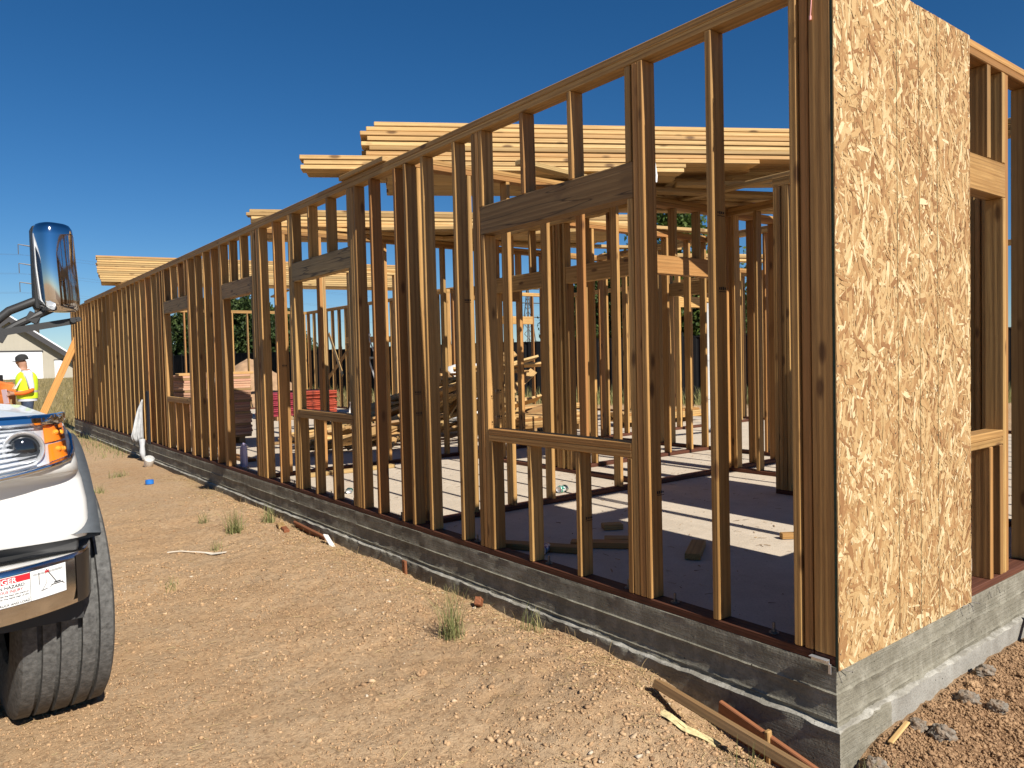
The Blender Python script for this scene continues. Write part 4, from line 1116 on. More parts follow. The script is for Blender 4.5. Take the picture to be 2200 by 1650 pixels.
def lvl(z):
    for a, b in zip(LV[:-1], LV[1:]):
        if a[0] <= z <= b[0]:
            f = (z - a[0]) / (b[0] - a[0]); return [a[k] + (b[k] - a[k]) * f for k in (1, 2, 3)]
    return LV[0][1:] if z < LV[0][0] else LV[-1][1:]
def shell_y(dx, z):
    hw, yf, yb = lvl(z)
    q = min(1.0, abs(dx) / hw)
    return yb - (yb - yf) * (1 - q ** SHN) ** (1 / SHN)
rows = []
for (z, hw, yf, yb) in LV:
    row = []
    for k in range(-22, 23):
        th = k / 22 * math.pi / 2
        dx = hw * math.copysign(abs(math.sin(th)) ** (2 / SHN), th); y = yb - (yb - yf) * abs(math.cos(th)) ** (2 / SHN)
        row.append((TX + dx, y, z))
    row = [(row[0][0], 3.30 if z > 0.86 else yb + 0.02, z)] + row + [(row[-1][0], 3.30 if z > 0.86 else yb + 0.02, z)]
    rows.append(row)
mb = MB(); mb.grid(rows); HOOD = mb.build('hood', M_TWHITE, TR, smooth=True)
# fender lips round the wheel openings and inner black wells
WC = (2.47, 0.225)
for s in (-1, 1):
    mb = MB(); rows = []
    for k in range(25):
        a = rad(151 - k * 145 / 24)
        c_, sn = -math.cos(a), math.sin(a)
        row = []
        for (dr, dxo) in ((0.645, 1.08), (0.65, 1.18), (0.662, 1.207), (0.695, 1.207), (0.715, 1.16), (0.72, 1.08)):
            row.append((TX + s * (dxo - 0.01 * max(0, sn - 0.48)), WC[0] - math.cos(a) * -dr, WC[1] + sn * dr))
        rows.append(row)
    mb.grid(rows); mb.build('fender_lip', M_TRIM, TR, smooth=True)
    mb = MB(); rows = []
    for k in range(17):
        a = math.pi * k / 16
        rows.append([(TX + s * 1.14, WC[0] - 0.57 * math.cos(a), WC[1] + 0.57 * math.sin(a)), (TX + s * 0.62, WC[0] - 0.57 * math.cos(a), WC[1] + 0.57 * math.sin(a))])
    mb.grid(rows); mb.box((TX + s * 0.63, WC[0], 0.5), (0.02, 1.2, 0.9)); mb.build('wheel_well', M_BLACK, TR)
mb = MB(); mb.box((TX, 1.97, 0.50), (2.26, 0.18, 0.12)); mb.build('step_plate', M_BLACK, TR, bevel=0.008)
# bumper
def bump_y(dx): return 1.58 + 0.26 * (abs(dx) / 1.17) ** 4.5
rows = []
for (dy, z, sc) in ((0.16, 0.515, 1.0), (0.03, 0.517, 1.0), (0.012, 0.513, 1.0), (0.002, 0.503, 1.0), (0.0, 0.49, 1.0), (0.0, 0.38, 1.0), (0.006, 0.335, 1.0), (0.018, 0.318, 1.0), (0.04, 0.312, 1.0), (0.15, 0.31, 1.0)):
    row = []
    for k in range(-40, 41):
        f = k / 40; dx = 1.18 * math.copysign(abs(math.sin(f * math.pi / 2)) ** 0.9, f)
        y = bump_y(dx) + dy
        q = max(0, abs(dx) - 1.125) / 0.055
        y += 0.10 * q ** 2
        row.append((TX + dx, y, z))
    rows.append(row)
mb = MB(); mb.grid(rows); BUMP = mb.build('bumper', M_CHROME2, TR, smooth='auto')
for s in (-1, 1):
    mb = MB(); q = []
    for z in (0.325, 0.42, 0.505): q.append([(TX + s * dx, bump_y(dx) - 0.004 + 0.10 * (max(0, dx - 1.125) / 0.055) ** 2, z) for dx in (1.105, 1.125, 1.145, 1.165)])
    mb.grid(q); mb.build('bumper_end_cap', simple('black_end', (0.03, 0.024, 0.02), 0.3) if s < 0 else bpy.data.materials['black_end'], BUMP, smooth=True)
# hazard label on the bumper
def on_bumper(dx, z, out): return (TX + dx, bump_y(dx) - out, z)
mb = MB()
def patch(d0, d1, z0, z1, out, mi, n=10):
    mb.grid([[on_bumper(d0 + (d1 - d0) * k / n, z, out) for k in range(n + 1)] for z in (z0, z1)], mi)
patch(0.60, 1.068, 0.384, 0.494, 0.0015, 1); patch(0.602, 1.066, 0.386, 0.492, 0.0022, 0); patch(0.602, 0.947, 0.467, 0.490, 0.0028, 2); patch(0.946, 0.9475, 0.386, 0.492, 0.003, 1, 1)
patch(0.604, 0.947, 0.4015, 0.4022, 0.003, 1)
LBL = mb.build('hazard_label', [M_LABEL, M_LBLK, M_LRED], BUMP, recalc=False)
def text_on(body, size, dx_right, z, mat, shear=0.0):
    cu = bpy.data.curves.new('lettering', 'FONT'); cu.body = body; cu.size = size; cu.align_x = 'RIGHT'; cu.shear = shear; cu.offset = size * 0.018
    ob = bpy.data.objects.new('lettering', cu); COL.objects.link(ob)
    dg = bpy.context.evaluated_depsgraph_get(); me = bpy.data.meshes.new_from_object(ob.evaluated_get(dg))
    bpy.data.objects.remove(ob); me.name = 'lettering'
    for v in me.vertices:
        dx = dx_right + v.co.x
        v.co = Vector(on_bumper(dx, z + v.co.y, 0.0035))
    me.materials.clear(); me.materials.append(mat)
    return me
def lettering(*a, **k):
    o = bpy.data.objects.new('lettering', text_on(*a, **k)); o.parent = TR; COL.objects.link(o)
    o.matrix_basis = WM[TR.name].inverted(); WM[o.name] = Matrix.Identity(4)
lettering('DANGER', 0.025, 0.904, 0.469, M_LABEL)
lettering('ELECTROCUTION HAZARD', 0.0155, 0.929, 0.450, M_LBLK)
lettering('DEATH OR SERIOUS INJURY', 0.013, 0.923, 0.436, M_LRED)
lettering('if the crane touches the load, the crane or', 0.0085, 0.941, 0.4245, M_LBLK)
lettering('a power line, stand clear of the', 0.0085, 0.940, 0.4145, M_LBLK)
lettering('TRUCK AND LOAD', 0.0115, 0.944, 0.390, M_LBLK)
mb = MB()
def lab_line(a, b, r=0.0011, mi=0):
    n = 5; mb.tube([on_bumper(0.010 + a[0] + (b[0] - a[0]) * k / n, a[1] + (b[1] - a[1]) * k / n, 0.003) for k in range(n + 1)], r, 4, mi)
for a, b, r, mi in (((0.945, 0.478), (1.045, 0.478), 0.0006, 0), ((0.945, 0.474), (1.045, 0.474), 0.0006, 0), ((0.965, 0.480), (0.965, 0.437), 0.0012, 0), ((0.988, 0.472), (0.988, 0.435), 0.0006, 0), ((0.990, 0.486), (1.024, 0.428), 0.0016, 0),
                 ((1.005, 0.424), (1.045, 0.424), 0.0016, 0), ((1.014, 0.430), (1.036, 0.430), 0.0022, 0), ((1.01, 0.424), (1.0, 0.416), 0.001, 0), ((1.04, 0.424), (1.05, 0.416), 0.001, 0), ((0.988, 0.435), (0.975, 0.414), 0.001, 0), ((0.970, 0.412), (0.992, 0.416), 0.0012, 0),
                 ((0.986, 0.481), (0.998, 0.475), 0.0022, 1), ((0.986, 0.474), (0.998, 0.482), 0.0018, 1)):
    lab_line(a, b, r, mi)
mb.build('pictogram', [M_LBLK, M_LRED], BUMP)
# head lamps
for s in (-1, 1):
    def hp(dx, z, out): return (TX + s * dx, shell_y(dx, z) - out, z)
    def edge_lo(dx): return 0.822 + 0.055 * max(0, (dx - 0.62) / 0.47) ** 2.2
    def hgrid(d0, d1, f0, f1, out, n=14, m_=5):
        rows = []
        for j in range(m_ + 1):
            fj = f0 + (f1 - f0) * j / m_
            rows.append([hp(d0 + (d1 - d0) * k / n, edge_lo(d0 + (d1 - d0) * k / n) + (1.012 - edge_lo(d0 + (d1 - d0) * k / n)) * fj, out) for k in range(n + 1)])
        return rows
    mb = MB(); mb.grid(hgrid(0.55, 1.112, 0, 1, 0.004)); HL = mb.build('headlamp', M_SILVER, TR, smooth=True, recalc=False)
    HL.data.materials[0] = M_SILVER
    mb = MB()
    for f in np.linspace(0.10, 0.92, 9):
        g = hgrid(0.56, 0.99, f - 0.035, f + 0.035, 0.014, 14, 2)
        g[1] = [(p[0], p[1] - 0.012, p[2]) for p in g[1]]
        mb.grid(g)
    mb.build('reflector_rib', M_SILVER, HL, smooth=False, recalc=False)
    c_ = Vector(hp(0.952, 0.925, 0.010)); nrm = Vector((0, -1, 0.05)).normalized()
    Mq = Matrix.Translation(c_) @ nrm.to_track_quat('Z', 'Y').to_matrix().to_4x4()
    mb = MB(); mb.lathe([(0.068, -0.03), (0.068, 0.012), (0.064, 0.02), (0.056, 0.014), (0.052, 0.006)], Mq, 36); mb.build('projector_ring', M_SILVER, HL, smooth='auto')
    mb = MB(); mb.lathe([(0.053, 0.004), (0.045, 0.012), (0.03, 0.020), (0.012, 0.024), (0.0, 0.0245)], Mq, 30); mb.build('projector_lens', M_GLASSD, HL, smooth=True)
    mb = MB(); mb.grid(hgrid(1.022, 1.098, 0.53, 0.95, 0.013, 8, 6)); mb.grid(hgrid(1.032, 1.098, 0.06, 0.48, 0.013, 8, 6)); mb.build('turn_signal', M_AMBER, HL, smooth=True, recalc=False)
    mb = MB()
    for (dx, z) in ((1.064, 0.975), (1.082, 0.972), (1.066, 0.915), (1.083, 0.913)): mb.lathe([(0.012, -0.004), (0.011, 0.004), (0.006, 0.009), (0.0, 0.011)], Matrix.Translation(hp(dx, z, 0.014)) @ nrm.to_track_quat('Z', 'Y').to_matrix().to_4x4(), 12)
    mb.build('signal_bulb', simple('amber_bulb', (0.85, 0.33, 0.03), 0.1, coat=1) if s < 0 else bpy.data.materials['amber_bulb'], HL, smooth=True)
    mb = MB(); mb.grid(hgrid(0.55, 1.112, 0, 1, 0.032, 16, 6)); mb.build('lamp_cover', M_CLEAR, HL, smooth=True, recalc=False)
    mb = MB(); rows = []
    for (o_, z) in ((0.002, 1.010), (0.046, 1.010), (0.054, 1.018), (0.050, 1.036), (0.036, 1.044), (0.0, 1.046)):
        rows.append([(TX + s * dx, shell_y(min(dx, 1.108), 1.01) - o_ * (1 - 0.6 * max(0, dx - 1.05) / 0.07), z) for dx in np.linspace(0.50, 1.118, 18)])
    mb.grid(rows); mb.build('chrome_brow', M_CHROME, TR, smooth='auto')
    mb = MB()
    mb.tube([Vector(hp(dx, edge_lo(dx) - 0.006, 0.012)) for dx in np.linspace(0.55, 1.10, 16)] + [Vector(hp(1.118, z, 0.012)) for z in (0.90, 0.95, 1.0)], 0.011, 8); mb.build('lamp_bezel', M_CHROME, TR, smooth=True)
# grille between the lamps
mb = MB(); mb.grid([[(TX + dx, shell_y(dx, z) - 0.006, z) for dx in np.linspace(-0.5, 0.5, 9)] for z in (0.62, 0.8, 1.0)]); GR = mb.build('grille', M_BLACK, TR, recalc=False)
for z in np.linspace(0.66, 0.97, 7):
    mb = MB(); mb.tube([(TX + dx, shell_y(dx, z) - 0.016, z) for dx in np.linspace(-0.48, 0.48, 9)], 0.011, 8); mb.build('grille_bar', M_CHROME, GR, smooth=True)
# wheels
prof = []
R_ = 0.524
tread = [(-0.170, R_ - 0.02), (-0.160, R_ - 0.004), (-0.112, R_), (-0.110, R_ - 0.022), (-0.094, R_ - 0.022), (-0.092, R_), (-0.047, R_ + 0.002), (-0.046, R_ - 0.022), (-0.030, R_ - 0.022), (-0.029, R_ + 0.002),
         (0.029, R_ + 0.002), (0.030, R_ - 0.022), (0.046, R_ - 0.022), (0.047, R_ + 0.002), (0.094, R_), (0.094, R_ - 0.022), (0.110, R_ - 0.022), (0.112, R_), (0.160, R_ - 0.004), (0.170, R_ - 0.02)]
side = [(0.178, R_ - 0.06), (0.184, R_ - 0.12), (0.178, R_ - 0.19), (0.16, R_ - 0.235), (0.14, R_ - 0.245)]
full = [(-a, b) for a, b in reversed(side)] + tread + side
for s in (-1, 1):
    Mw = Matrix.Translation((TX + s * 1.062, WC[0], WC[1])) @ Matrix.Rotation(rad(3.5), 4, 'Z') @ Matrix.Rotation(rad(90), 4, 'Y')
    mb = MB(); mb.lathe([(b, a) for a, b in full], Mw, 96); TY = mb.build('wheel', M_RUB, TR, smooth='auto')
    mb = MB(); mb.lathe([(0.28, 0.15), (0.27, 0.15), (0.26, 0.06), (0.20, 0.02), (0.16, 0.05), (0.12, 0.11), (0.0, 0.115)], Mw if s > 0 else Mw @ Matrix.Rotation(math.pi, 4, 'X'), 32); mb.build('rim', M_CHROME2, TY, smooth='auto')
    mb = MB()
    for k in range(10):
        a = 2 * math.pi * k / 10
        mb.tube([(Mw if s > 0 else Mw @ Matrix.Rotation(math.pi, 4, 'X')) @ Vector((0.18 * math.cos(a), 0.18 * math.sin(a), z)) for z in (0.03, 0.07)], 0.014, 6)
    mb.build('wheel_nut', M_STEEL, TY)
# cab, windscreen, doors, chassis and flat bed behind
mb = MB()
cab = [(3.28, 0.55), (3.30, 1.28), (3.62, 2.02), (3.85, 2.12), (5.05, 2.14), (5.10, 0.55)]
hw = [0.90, 0.90, 0.82, 0.76, 0.76, 0.90]
vs = [(TX - w, y, z) for (y, z), w in zip(cab, hw)] + [(TX + w, y, z) for (y, z), w in zip(cab, hw)]
mb.add(vs, [tuple(range(6)), tuple(reversed(range(6, 12)))] + [(i, i + 6, (i + 1) % 6 + 6, (i + 1) % 6) for i in range(6)])
CAB = mb.build('cab', M_TWHITE, TR, bevel=0.04, smooth='auto')
mb = MB(); mb.add([(TX - 0.80, 3.318, 1.35), (TX + 0.80, 3.318, 1.35), (TX + 0.73, 3.578, 1.97), (TX - 0.73, 3.578, 1.97)], [(0, 1, 2, 3)]); mb.build('windscreen', M_GLASSD, CAB, recalc=False)
for s in (-1, 1):
    mb = MB(); mb.add([(TX + s * 0.908, 3.50, 1.30), (TX + s * 0.908, 4.45, 1.30), (TX + s * 0.805, 4.40, 2.0), (TX + s * 0.83, 3.78, 2.0)], [(0, 1, 2, 3)]); mb.build('side_window', M_GLASSD, CAB, recalc=False)
    mb = MB(); mb.box((TX + s * 0.915, 4.35, 1.08), (0.03, 0.16, 0.04)); mb.build('door_handle', M_BLACK, CAB, bevel=0.01)
    mb = MB(); mb.box((TX + s * 0.42, 6.2, 0.42), (0.09, 6.4, 0.24)); mb.build('chassis_rail', M_BLACK, TR)
mb = MB(); mb.box((TX, 7.6, 0.85), (2.0, 4.6, 0.12)); mb.build('flat_bed', simple('bed_steel', (0.10, 0.10, 0.11), 0.6), TR, bevel=0.02)
# mirror on its arms
MX, MY, MZ = -2.142, 3.28, 1.775
mb = MB(); rows = []
n = 40
for (z, sc, dy) in ((-0.245, 0.55, 0.0), (-0.243, 0.72, 0.0), (-0.236, 0.84, 0), (-0.215, 0.95, 0), (-0.18, 1.0, 0), (0.0, 0.99, 0), (0.17, 0.95, 0), (0.205, 0.90, 0), (0.226, 0.78, 0), (0.234, 0.62, 0), (0.236, 0.45, 0)):
    row = []
    for k in range(n + 1):
        a = 2 * math.pi * k / n
        cx_, sy_ = math.cos(a), math.sin(a)
        x = 0.098 * math.copysign(abs(cx_) ** 0.7, cx_) * sc; y = 0.085 * math.copysign(abs(sy_) ** 0.75, sy_) * sc
        xr, yr = x * math.cos(0.5) - y * math.sin(0.5), x * math.sin(0.5) + y * math.cos(0.5)
        row.append((MX + xr + 0.02 * (z < 0) * (-z) - 0.03 * z, MY + yr, MZ + z))
    rows.append(row)
mb.grid(rows); mb.add(rows[0][:-1], [tuple(reversed(range(n)))]); mb.add(rows[-1][:-1], [tuple(range(n))])
MIR = mb.build('mirror_shell', M_CHROME, TR, smooth='auto')
mb = MB(); mb.box((MX - 0.076, MY + 0.055, MZ - 0.005), (0.06, 0.13, 0.455)); mb.build('mirror_housing', M_BLACK, MIR, bevel=0.02)
mb = MB(); mb.box((MX - 0.01, MY + 0.10, MZ), (0.17, 0.012, 0.42)); mb.build('mirror_glass', M_GLASSD, MIR, bevel=0.004)
mb = MB()
mb.tube([(-2.62, 3.35, 1.38), (-2.44, 3.33, 1.46), (-2.36, 3.32, 1.535), (-2.22, 3.30, 1.60), (-2.18, 3.30, 1.615)], 0.023, 10); mb.build('upper_arm', M_BLACK, TR, smooth=True)
mb = MB(); mb.tube([(-2.60, 3.34, 1.30), (-2.42, 3.32, 1.40), (-2.33, 3.31, 1.46), (-2.21, 3.30, 1.525), (-2.16, 3.30, 1.55)], 0.021, 10)
mb.box((-2.255, 3.31, 1.50), (0.055, 0.05, 0.05), Matrix.Rotation(0.5, 4, 'Y')); mb.box((-2.41, 3.32, 1.41), (0.07, 0.06, 0.07), Matrix.Rotation(0.5, 4, 'Y')); mb.build('lower_arm', M_BLACK, TR, smooth='auto')
mb = MB(); mb.box((-2.225, 3.30, 1.452), (0.34, 0.022, 0.035), Matrix.Rotation(rad(-11), 4, 'Y')); mb.box((-2.235, 3.305, 1.485), (0.022, 0.02, 0.07), Matrix.Rotation(0.25, 4, 'Y'))
mb.tube([(-2.07, 3.26, 1.487), (-2.07, 3.34, 1.487)], 0.016, 8); mb.tube([(-2.045, 3.26, 1.492), (-2.045, 3.34, 1.492)], 0.014, 8); mb.build('bracket_bar', M_BLACK, TR)

# ------------------------------------------------------------------ worker
PX, PY = -1.285, 15.14
PZ = gh(PX, PY)
M_SKIN = simple('skin', (0.36, 0.19, 0.12), 0.6)
M_VEST = simple('hi_vis_yellow', (0.62, 0.85, 0.02), 0.7)
M_TEE = simple('grey_tee', (0.55, 0.57, 0.62), 0.9)
M_ORNG = simple('orange_sleeve', (0.85, 0.17, 0.015), 0.8)
M_JEAN = simple('jeans', (0.035, 0.05, 0.085), 0.9, var=0.3, vscale=20)
M_CAP = simple('dark_cap', (0.022, 0.022, 0.022), 0.9)
M_BOOT = simple('boots', (0.09, 0.05, 0.03), 0.8)
M_SILV = simple('reflective_tape', (0.5, 0.47, 0.4), 0.5)
WK = thing('person', 'person in dark cap, yellow safety vest, orange sleeves and jeans, looking down', 'person', (PX, PY, PZ))
nodes = [((0, 0, 0.97), 0.135), ((0, 0, 1.12), 0.135), ((0.0, 0, 1.30), 0.155), ((0.0, 0, 1.43), 0.13), ((-0.02, 0, 1.52), 0.06), ((-0.045, 0, 1.58), 0.068), ((-0.065, 0, 1.665), 0.092), ((-0.055, 0, 1.73), 0.08)]
edges = [(i, i + 1) for i in range(7)]
def chain(root, pts):
    prev = root
    for p, r in pts:
        nodes.append((p, r)); edges.append((prev, len(nodes) - 1)); prev = len(nodes) - 1
    return prev
for s in (-1, 1):
    chain(0, [((0.0, s * 0.10, 0.88), 0.098), ((-0.025, s * 0.11, 0.50), 0.068), ((0.02, s * 0.115, 0.13), 0.05), ((0.0, s * 0.115, 0.05), 0.05), ((-0.14, s * 0.125, 0.035), 0.038)])
for s in (-1, 1):
    e = chain(3, [((0.02, s * 0.20, 1.40), 0.066), ((0.06, s * 0.27, 1.13), 0.05), ((-0.10, s * 0.20, 1.08), 0.044), ((-0.20, s * 0.12, 1.08), 0.032), ((-0.25, s * 0.085, 1.085), 0.036)])
    for q in range(4): chain(e, [((-0.30, s * (0.06 + 0.016 * q), 1.10 - 0.018 * q), 0.010), ((-0.325, s * (0.04 + 0.016 * q), 1.085 - 0.018 * q), 0.009)])
    chain(e, [((-0.27, s * 0.06, 1.12), 0.011), ((-0.30, s * 0.045, 1.13), 0.01)])
chain(6, [((-0.165, 0, 1.655), 0.014)])
me = bpy.data.meshes.new('body'); me.from_pydata([n_[0] for n_ in nodes], edges, [])
ob = bpy.data.objects.new('body', me); COL.objects.link(ob)
md = ob.modifiers.new('skin', 'SKIN'); md.use_smooth_shade = True
for k, n_ in enumerate(nodes): me.skin_vertices[0].data[k].radius = (n_[1], n_[1]); me.skin_vertices[0].data[k].use_root = (k == 0)
md2 = ob.modifiers.new('sub', 'SUBSURF'); md2.levels = 2
dg = bpy.context.evaluated_depsgraph_get(); me2 = bpy.data.meshes.new_from_object(ob.evaluated_get(dg)); bpy.data.objects.remove(ob)
for mt in (M_SKIN, M_TEE, M_ORNG, M_JEAN, M_BOOT): me2.materials.append(mt)
for p in me2.polygons:
    c_ = p.center; p.use_smooth = True
    arm = abs(c_.y) > 0.165 or (c_.x < -0.15 and 0.98 < c_.z < 1.3)
    if c_.z > 1.50: mi = 0
    elif arm and c_.z < 1.40 and c_.z > 0.98:
        mi = 0 if c_.x < -0.21 else (2 if (c_.z < 1.17) else 1)
    elif c_.z > 0.95: mi = 1
    elif c_.z > 0.13: mi = 3
    else: mi = 4
    p.material_index = mi
BODY = link(bpy.data.objects.new('body', me2), WK, Matrix.Translation((PX, PY, PZ)))
Mt = Matrix.Translation((PX, PY, PZ))
def ring(z, rx, ry, cx=0.0, n=28, gap=0): return [Mt @ Vector((cx + rx * math.cos(2 * math.pi * k / n), ry * math.sin(2 * math.pi * k / n), z)) for k in range(n + 1)]
mb = MB(); mb.grid([ring(0.93, 0.158, 0.178), ring(0.98, 0.162, 0.182), ring(1.02, 0.163, 0.182)], 0); mb.build('shirt_hem', M_TEE, WK, smooth=True, recalc=False)
mb = MB()
mb.grid([ring(0.98, 0.170, 0.19), ring(1.035, 0.173, 0.192), ring(1.09, 0.173, 0.192)], 0)
mb.grid([ring(1.09, 0.1735, 0.1925), ring(1.13, 0.175, 0.194)], 1)
mb.grid([ring(1.13, 0.175, 0.194), ring(1.20, 0.180, 0.20), ring(1.30, 0.182, 0.205), ring(1.38, 0.172, 0.205), ring(1.44, 0.14, 0.185), ring(1.475, 0.10, 0.135), ring(1.485, 0.085, 0.09)], 0)
VE = mb.build('safety_vest', [M_VEST, M_SILV], WK, smooth=True, recalc=False)
for s in (-1, 1):
    mb = MB(); rows = []
    for k in range(8):
        f = k / 7
        z = 1.47 - 0.30 * f; rx = 0.185 + 0.003
        x = -0.05 - 0.02 * f
        y = s * (0.10 + 0.075 * math.sin(f * 1.5)); 
        rows.append([Mt @ Vector((0.04 - 0.22 * f ** 0.7 * (1 if True else 0), s * 0.206 * (0.55 + 0.45 * f ** 0.4), z)), Mt @ Vector((0.0 - 0.22 * f ** 0.7, s * 0.206 * (0.52 + 0.45 * f ** 0.4), z - 0.01))])
    mb.grid(rows); mb.build('reflective_stripe', M_SILV, VE, smooth=True, recalc=False)
mb = MB(); mb.lathe([(0.105, 0.0), (0.107, 0.03), (0.098, 0.075), (0.065, 0.105), (0.02, 0.118), (0.0, 0.119)], Mt @ Matrix.Translation((-0.055, 0, 1.69)) @ Matrix.Rotation(rad(-12), 4, 'Y'), 20)
mb.grid([[Mt @ Vector((-0.055 - 0.10 * math.cos(a), 0.10 * math.sin(a), 1.69 - 0.005 + 0.0)) for a in np.linspace(-1.2, 1.2, 9)], [Mt @ Vector((-0.075 - 0.155 * math.cos(a * 0.8), 0.085 * math.sin(a), 1.665)) for a in np.linspace(-1.2, 1.2, 9)]])
mb.build('cap', M_CAP, WK, smooth='auto')
mb = MB()
for s in (-1, 1): mb.lathe([(0.0, -0.004), (0.012, 0.0), (0.009, 0.006), (0.0, 0.008)], Mt @ Matrix.Translation((-0.148, s * 0.032, 1.675)) @ Matrix.Rotation(rad(-90), 4, 'Y'), 8)
mb.build('eye', M_BLACK, BODY)
o = lumber('paper_sheet', None, Mt @ Vector((-0.36, -0.02, 1.16)), Mt @ Vector((-0.33, -0.02, 0.90)), 0.16, 0.004, (1, 0.5, 0.1), simple('pinkish_paper', (0.70, 0.52, 0.55), 0.8)); tag(o, 'pinkish paper held in the hands of the person', 'paper')
o = lumber('shovel', None, Mt @ Vector((-0.27, -0.22, 0.98)), Mt @ Vector((-0.36, -0.25, 0.02)), 0.03, 0.03, (1, 0, 0), W_OLD); tag(o, 'wooden tool handle standing beside the person', 'tool handle')

# ------------------------------------------------------------------ background
# orange trencher behind the person
gp = ray(-12, 806, 27); gx_, gy_ = gp.x, gp.y; gz_ = gh(gx_, gy_)
MA = thing('trencher', 'small orange digging machine behind the person', 'digger', (gx_, gy_, gz_))
M_ORM = simple('orange_machine_paint', (0.62, 0.19, 0.04), 0.5, var=0.25, vscale=4)
Rm = Matrix.Translation((gx_, gy_, gz_)) @ Matrix.Rotation(rad(-38), 4, 'Z')
def mbox(name, c_, sz, mat, rot=0, par=None, bev=0.03):
    mb = MB(); mb.box((0, 0, 0), sz); o = mb.build(name, mat, par or MA, M=Rm @ Matrix.Translation(c_) @ Matrix.Rotation(rot, 4, 'Y'), bevel=bev); return o
mbox('body', (-0.4, 0, 0.75), (1.5, 1.0, 0.55), M_ORM); mbox('hood', (-0.7, 0, 1.12), (0.8, 0.8, 0.3), M_ORM)
mbox('boom', (0.55, 0, 0.85), (1.0, 0.22, 0.26), M_ORM, rad(14)); mbox('blade', (0.25, 0, 0.38), (0.25, 1.1, 0.4), M_ORM)
mbox('seat', (-0.05, 0, 1.15), (0.4, 0.5, 0.3), M_BLACK)
for s in (-1, 1):
    mb = MB(); mb.tube([(x, 0, z) for x, z in ((-1.0, 0.28), (-0.9, 0.5), (0.1, 0.5), (0.2, 0.28), (0.1, 0.06), (-0.9, 0.06), (-1.0, 0.28))], 0.12, 8); mb.build('track', M_BLACK, MA, M=Rm @ Matrix.Translation((0, s * 0.5, 0.06)))
mb = MB(); mb.tube([(0.1, 0.1, 0.9), (-0.1, 0.1, 1.75)], 0.03, 6); mb.build('lever', M_BLACK, MA, M=Rm)
mbox('bucket', (1.1, 0, 0.62), (0.3, 0.4, 0.3), M_STEEL, rad(25))

# metal shed
M_TAN = simple('tan_metal_siding', (0.36, 0.33, 0.265), 0.6, var=0.06, vscale=0.6)
M_BRONZE = simple('dark_bronze_trim', (0.035, 0.033, 0.035), 0.6)
M_ROOF = simple('white_metal_roof', (0.75, 0.76, 0.76), 0.4)
M_DOORW = simple('white_door_paint', (0.66, 0.68, 0.70), 0.6)
A0 = ray(25, 812, 85); fw = (A0 - CAMP); fw.z = 0; fw.normalize(); right = Vector((fw.y, -fw.x, 0))
A0.z = gh(A0.x, A0.y) - 0.05
SH = thing('metal_shed', 'tan metal shed with dark gable trim and white doors behind the truck', 'shed', A0)
MS = Matrix(((right.x, fw.x, 0, A0.x), (right.y, fw.y, 0, A0.y), (0, 0, 1, A0.z), (0, 0, 0, 1)))
HW, ZE, ZA = 6.7, 1.95, 7.0
def srec(name, x0, x1, z0, z1, y0, y1, mat, par=SH, bev=0):
    mb = MB(); mb.box(((x0 + x1) / 2, (y0 + y1) / 2, (z0 + z1) / 2), (x1 - x0, y1 - y0, z1 - z0)); return mb.build(name, mat, par, M=MS, bevel=bev)
mb = MB(); g = [(-HW, 0, 0), (HW, 0, 0), (HW, 0, ZE), (0, 0, ZA), (-HW, 0, ZE)]
mb.add(g + [(x, 22, z) for x, _, z in g], [(0, 1, 2, 3, 4), (9, 8, 7, 6, 5), (0, 5, 6, 1), (1, 6, 7, 2), (4, 9, 5, 0)]); mb.build('siding', M_TAN, SH, M=MS)
for k in range(-16, 17):
    x = k * 0.4; zt = ZA - abs(x) * (ZA - ZE) / HW
    srec('siding_rib', x - 0.03, x + 0.03, 0.05, zt - 0.1, -0.03, -0.002, M_TAN)
for s in (-1, 1):
    sl = (ZA - ZE) / HW; x1 = HW + 0.9
    mb = MB(); mb.add([(0, -0.9, ZA + 0.36), (s * x1, -0.9, ZA + 0.36 - sl * x1), (s * x1, 22.3, ZA + 0.36 - sl * x1), (0, 22.3, ZA + 0.36), (0, -0.9, ZA + 0.18), (s * x1, -0.9, ZA + 0.18 - sl * x1), (s * x1, 22.3, ZA + 0.18 - sl * x1), (0, 22.3, ZA + 0.18)],
           [(0, 1, 2, 3), (7, 6, 5, 4), (0, 4, 5, 1), (1, 5, 6, 2), (2, 6, 7, 3)]); mb.build('roof', M_ROOF, SH, M=MS)
    mb = MB(); mb.add([(0, -0.93, ZA + 0.17), (s * x1, -0.93, ZA + 0.17 - sl * x1), (s * x1, -0.93, ZA - 0.48 - sl * x1), (0, -0.93, ZA - 0.48), (0, -0.6, ZA + 0.17), (s * x1, -0.6, ZA + 0.17 - sl * x1), (s * x1, -0.6, ZA - 0.48 - sl * x1), (0, -0.6, ZA - 0.48)],
           [(0, 1, 2, 3), (7, 6, 5, 4), (0, 4, 5, 1), (3, 2, 6, 7), (1, 5, 6, 2)]); mb.build('gable_trim', M_BRONZE, SH, M=MS)
DR = srec('roller_door', -1.9, 3.05, 0.02, 3.15, -0.06, -0.01, M_DOORW)
for k in range(12): srec('door_slat', -1.88, 3.03, 0.05 + k * 0.26, 0.05 + k * 0.26 + 0.235, -0.10, -0.058, M_DOORW, DR)
srec('door_header', -2.0, 3.15, 3.16, 3.32, -0.14, -0.01, M_BRONZE)
DR = srec('side_door', 4.2, 5.08, 0.02, 2.12, -0.08, -0.01, M_DOORW); srec('door_handle', 4.28, 4.36, 1.0, 1.1, -0.12, -0.08, M_STEEL, DR); srec('door_trim', 4.15, 5.13, 2.13, 2.24, -0.09, -0.01, M_BRONZE)

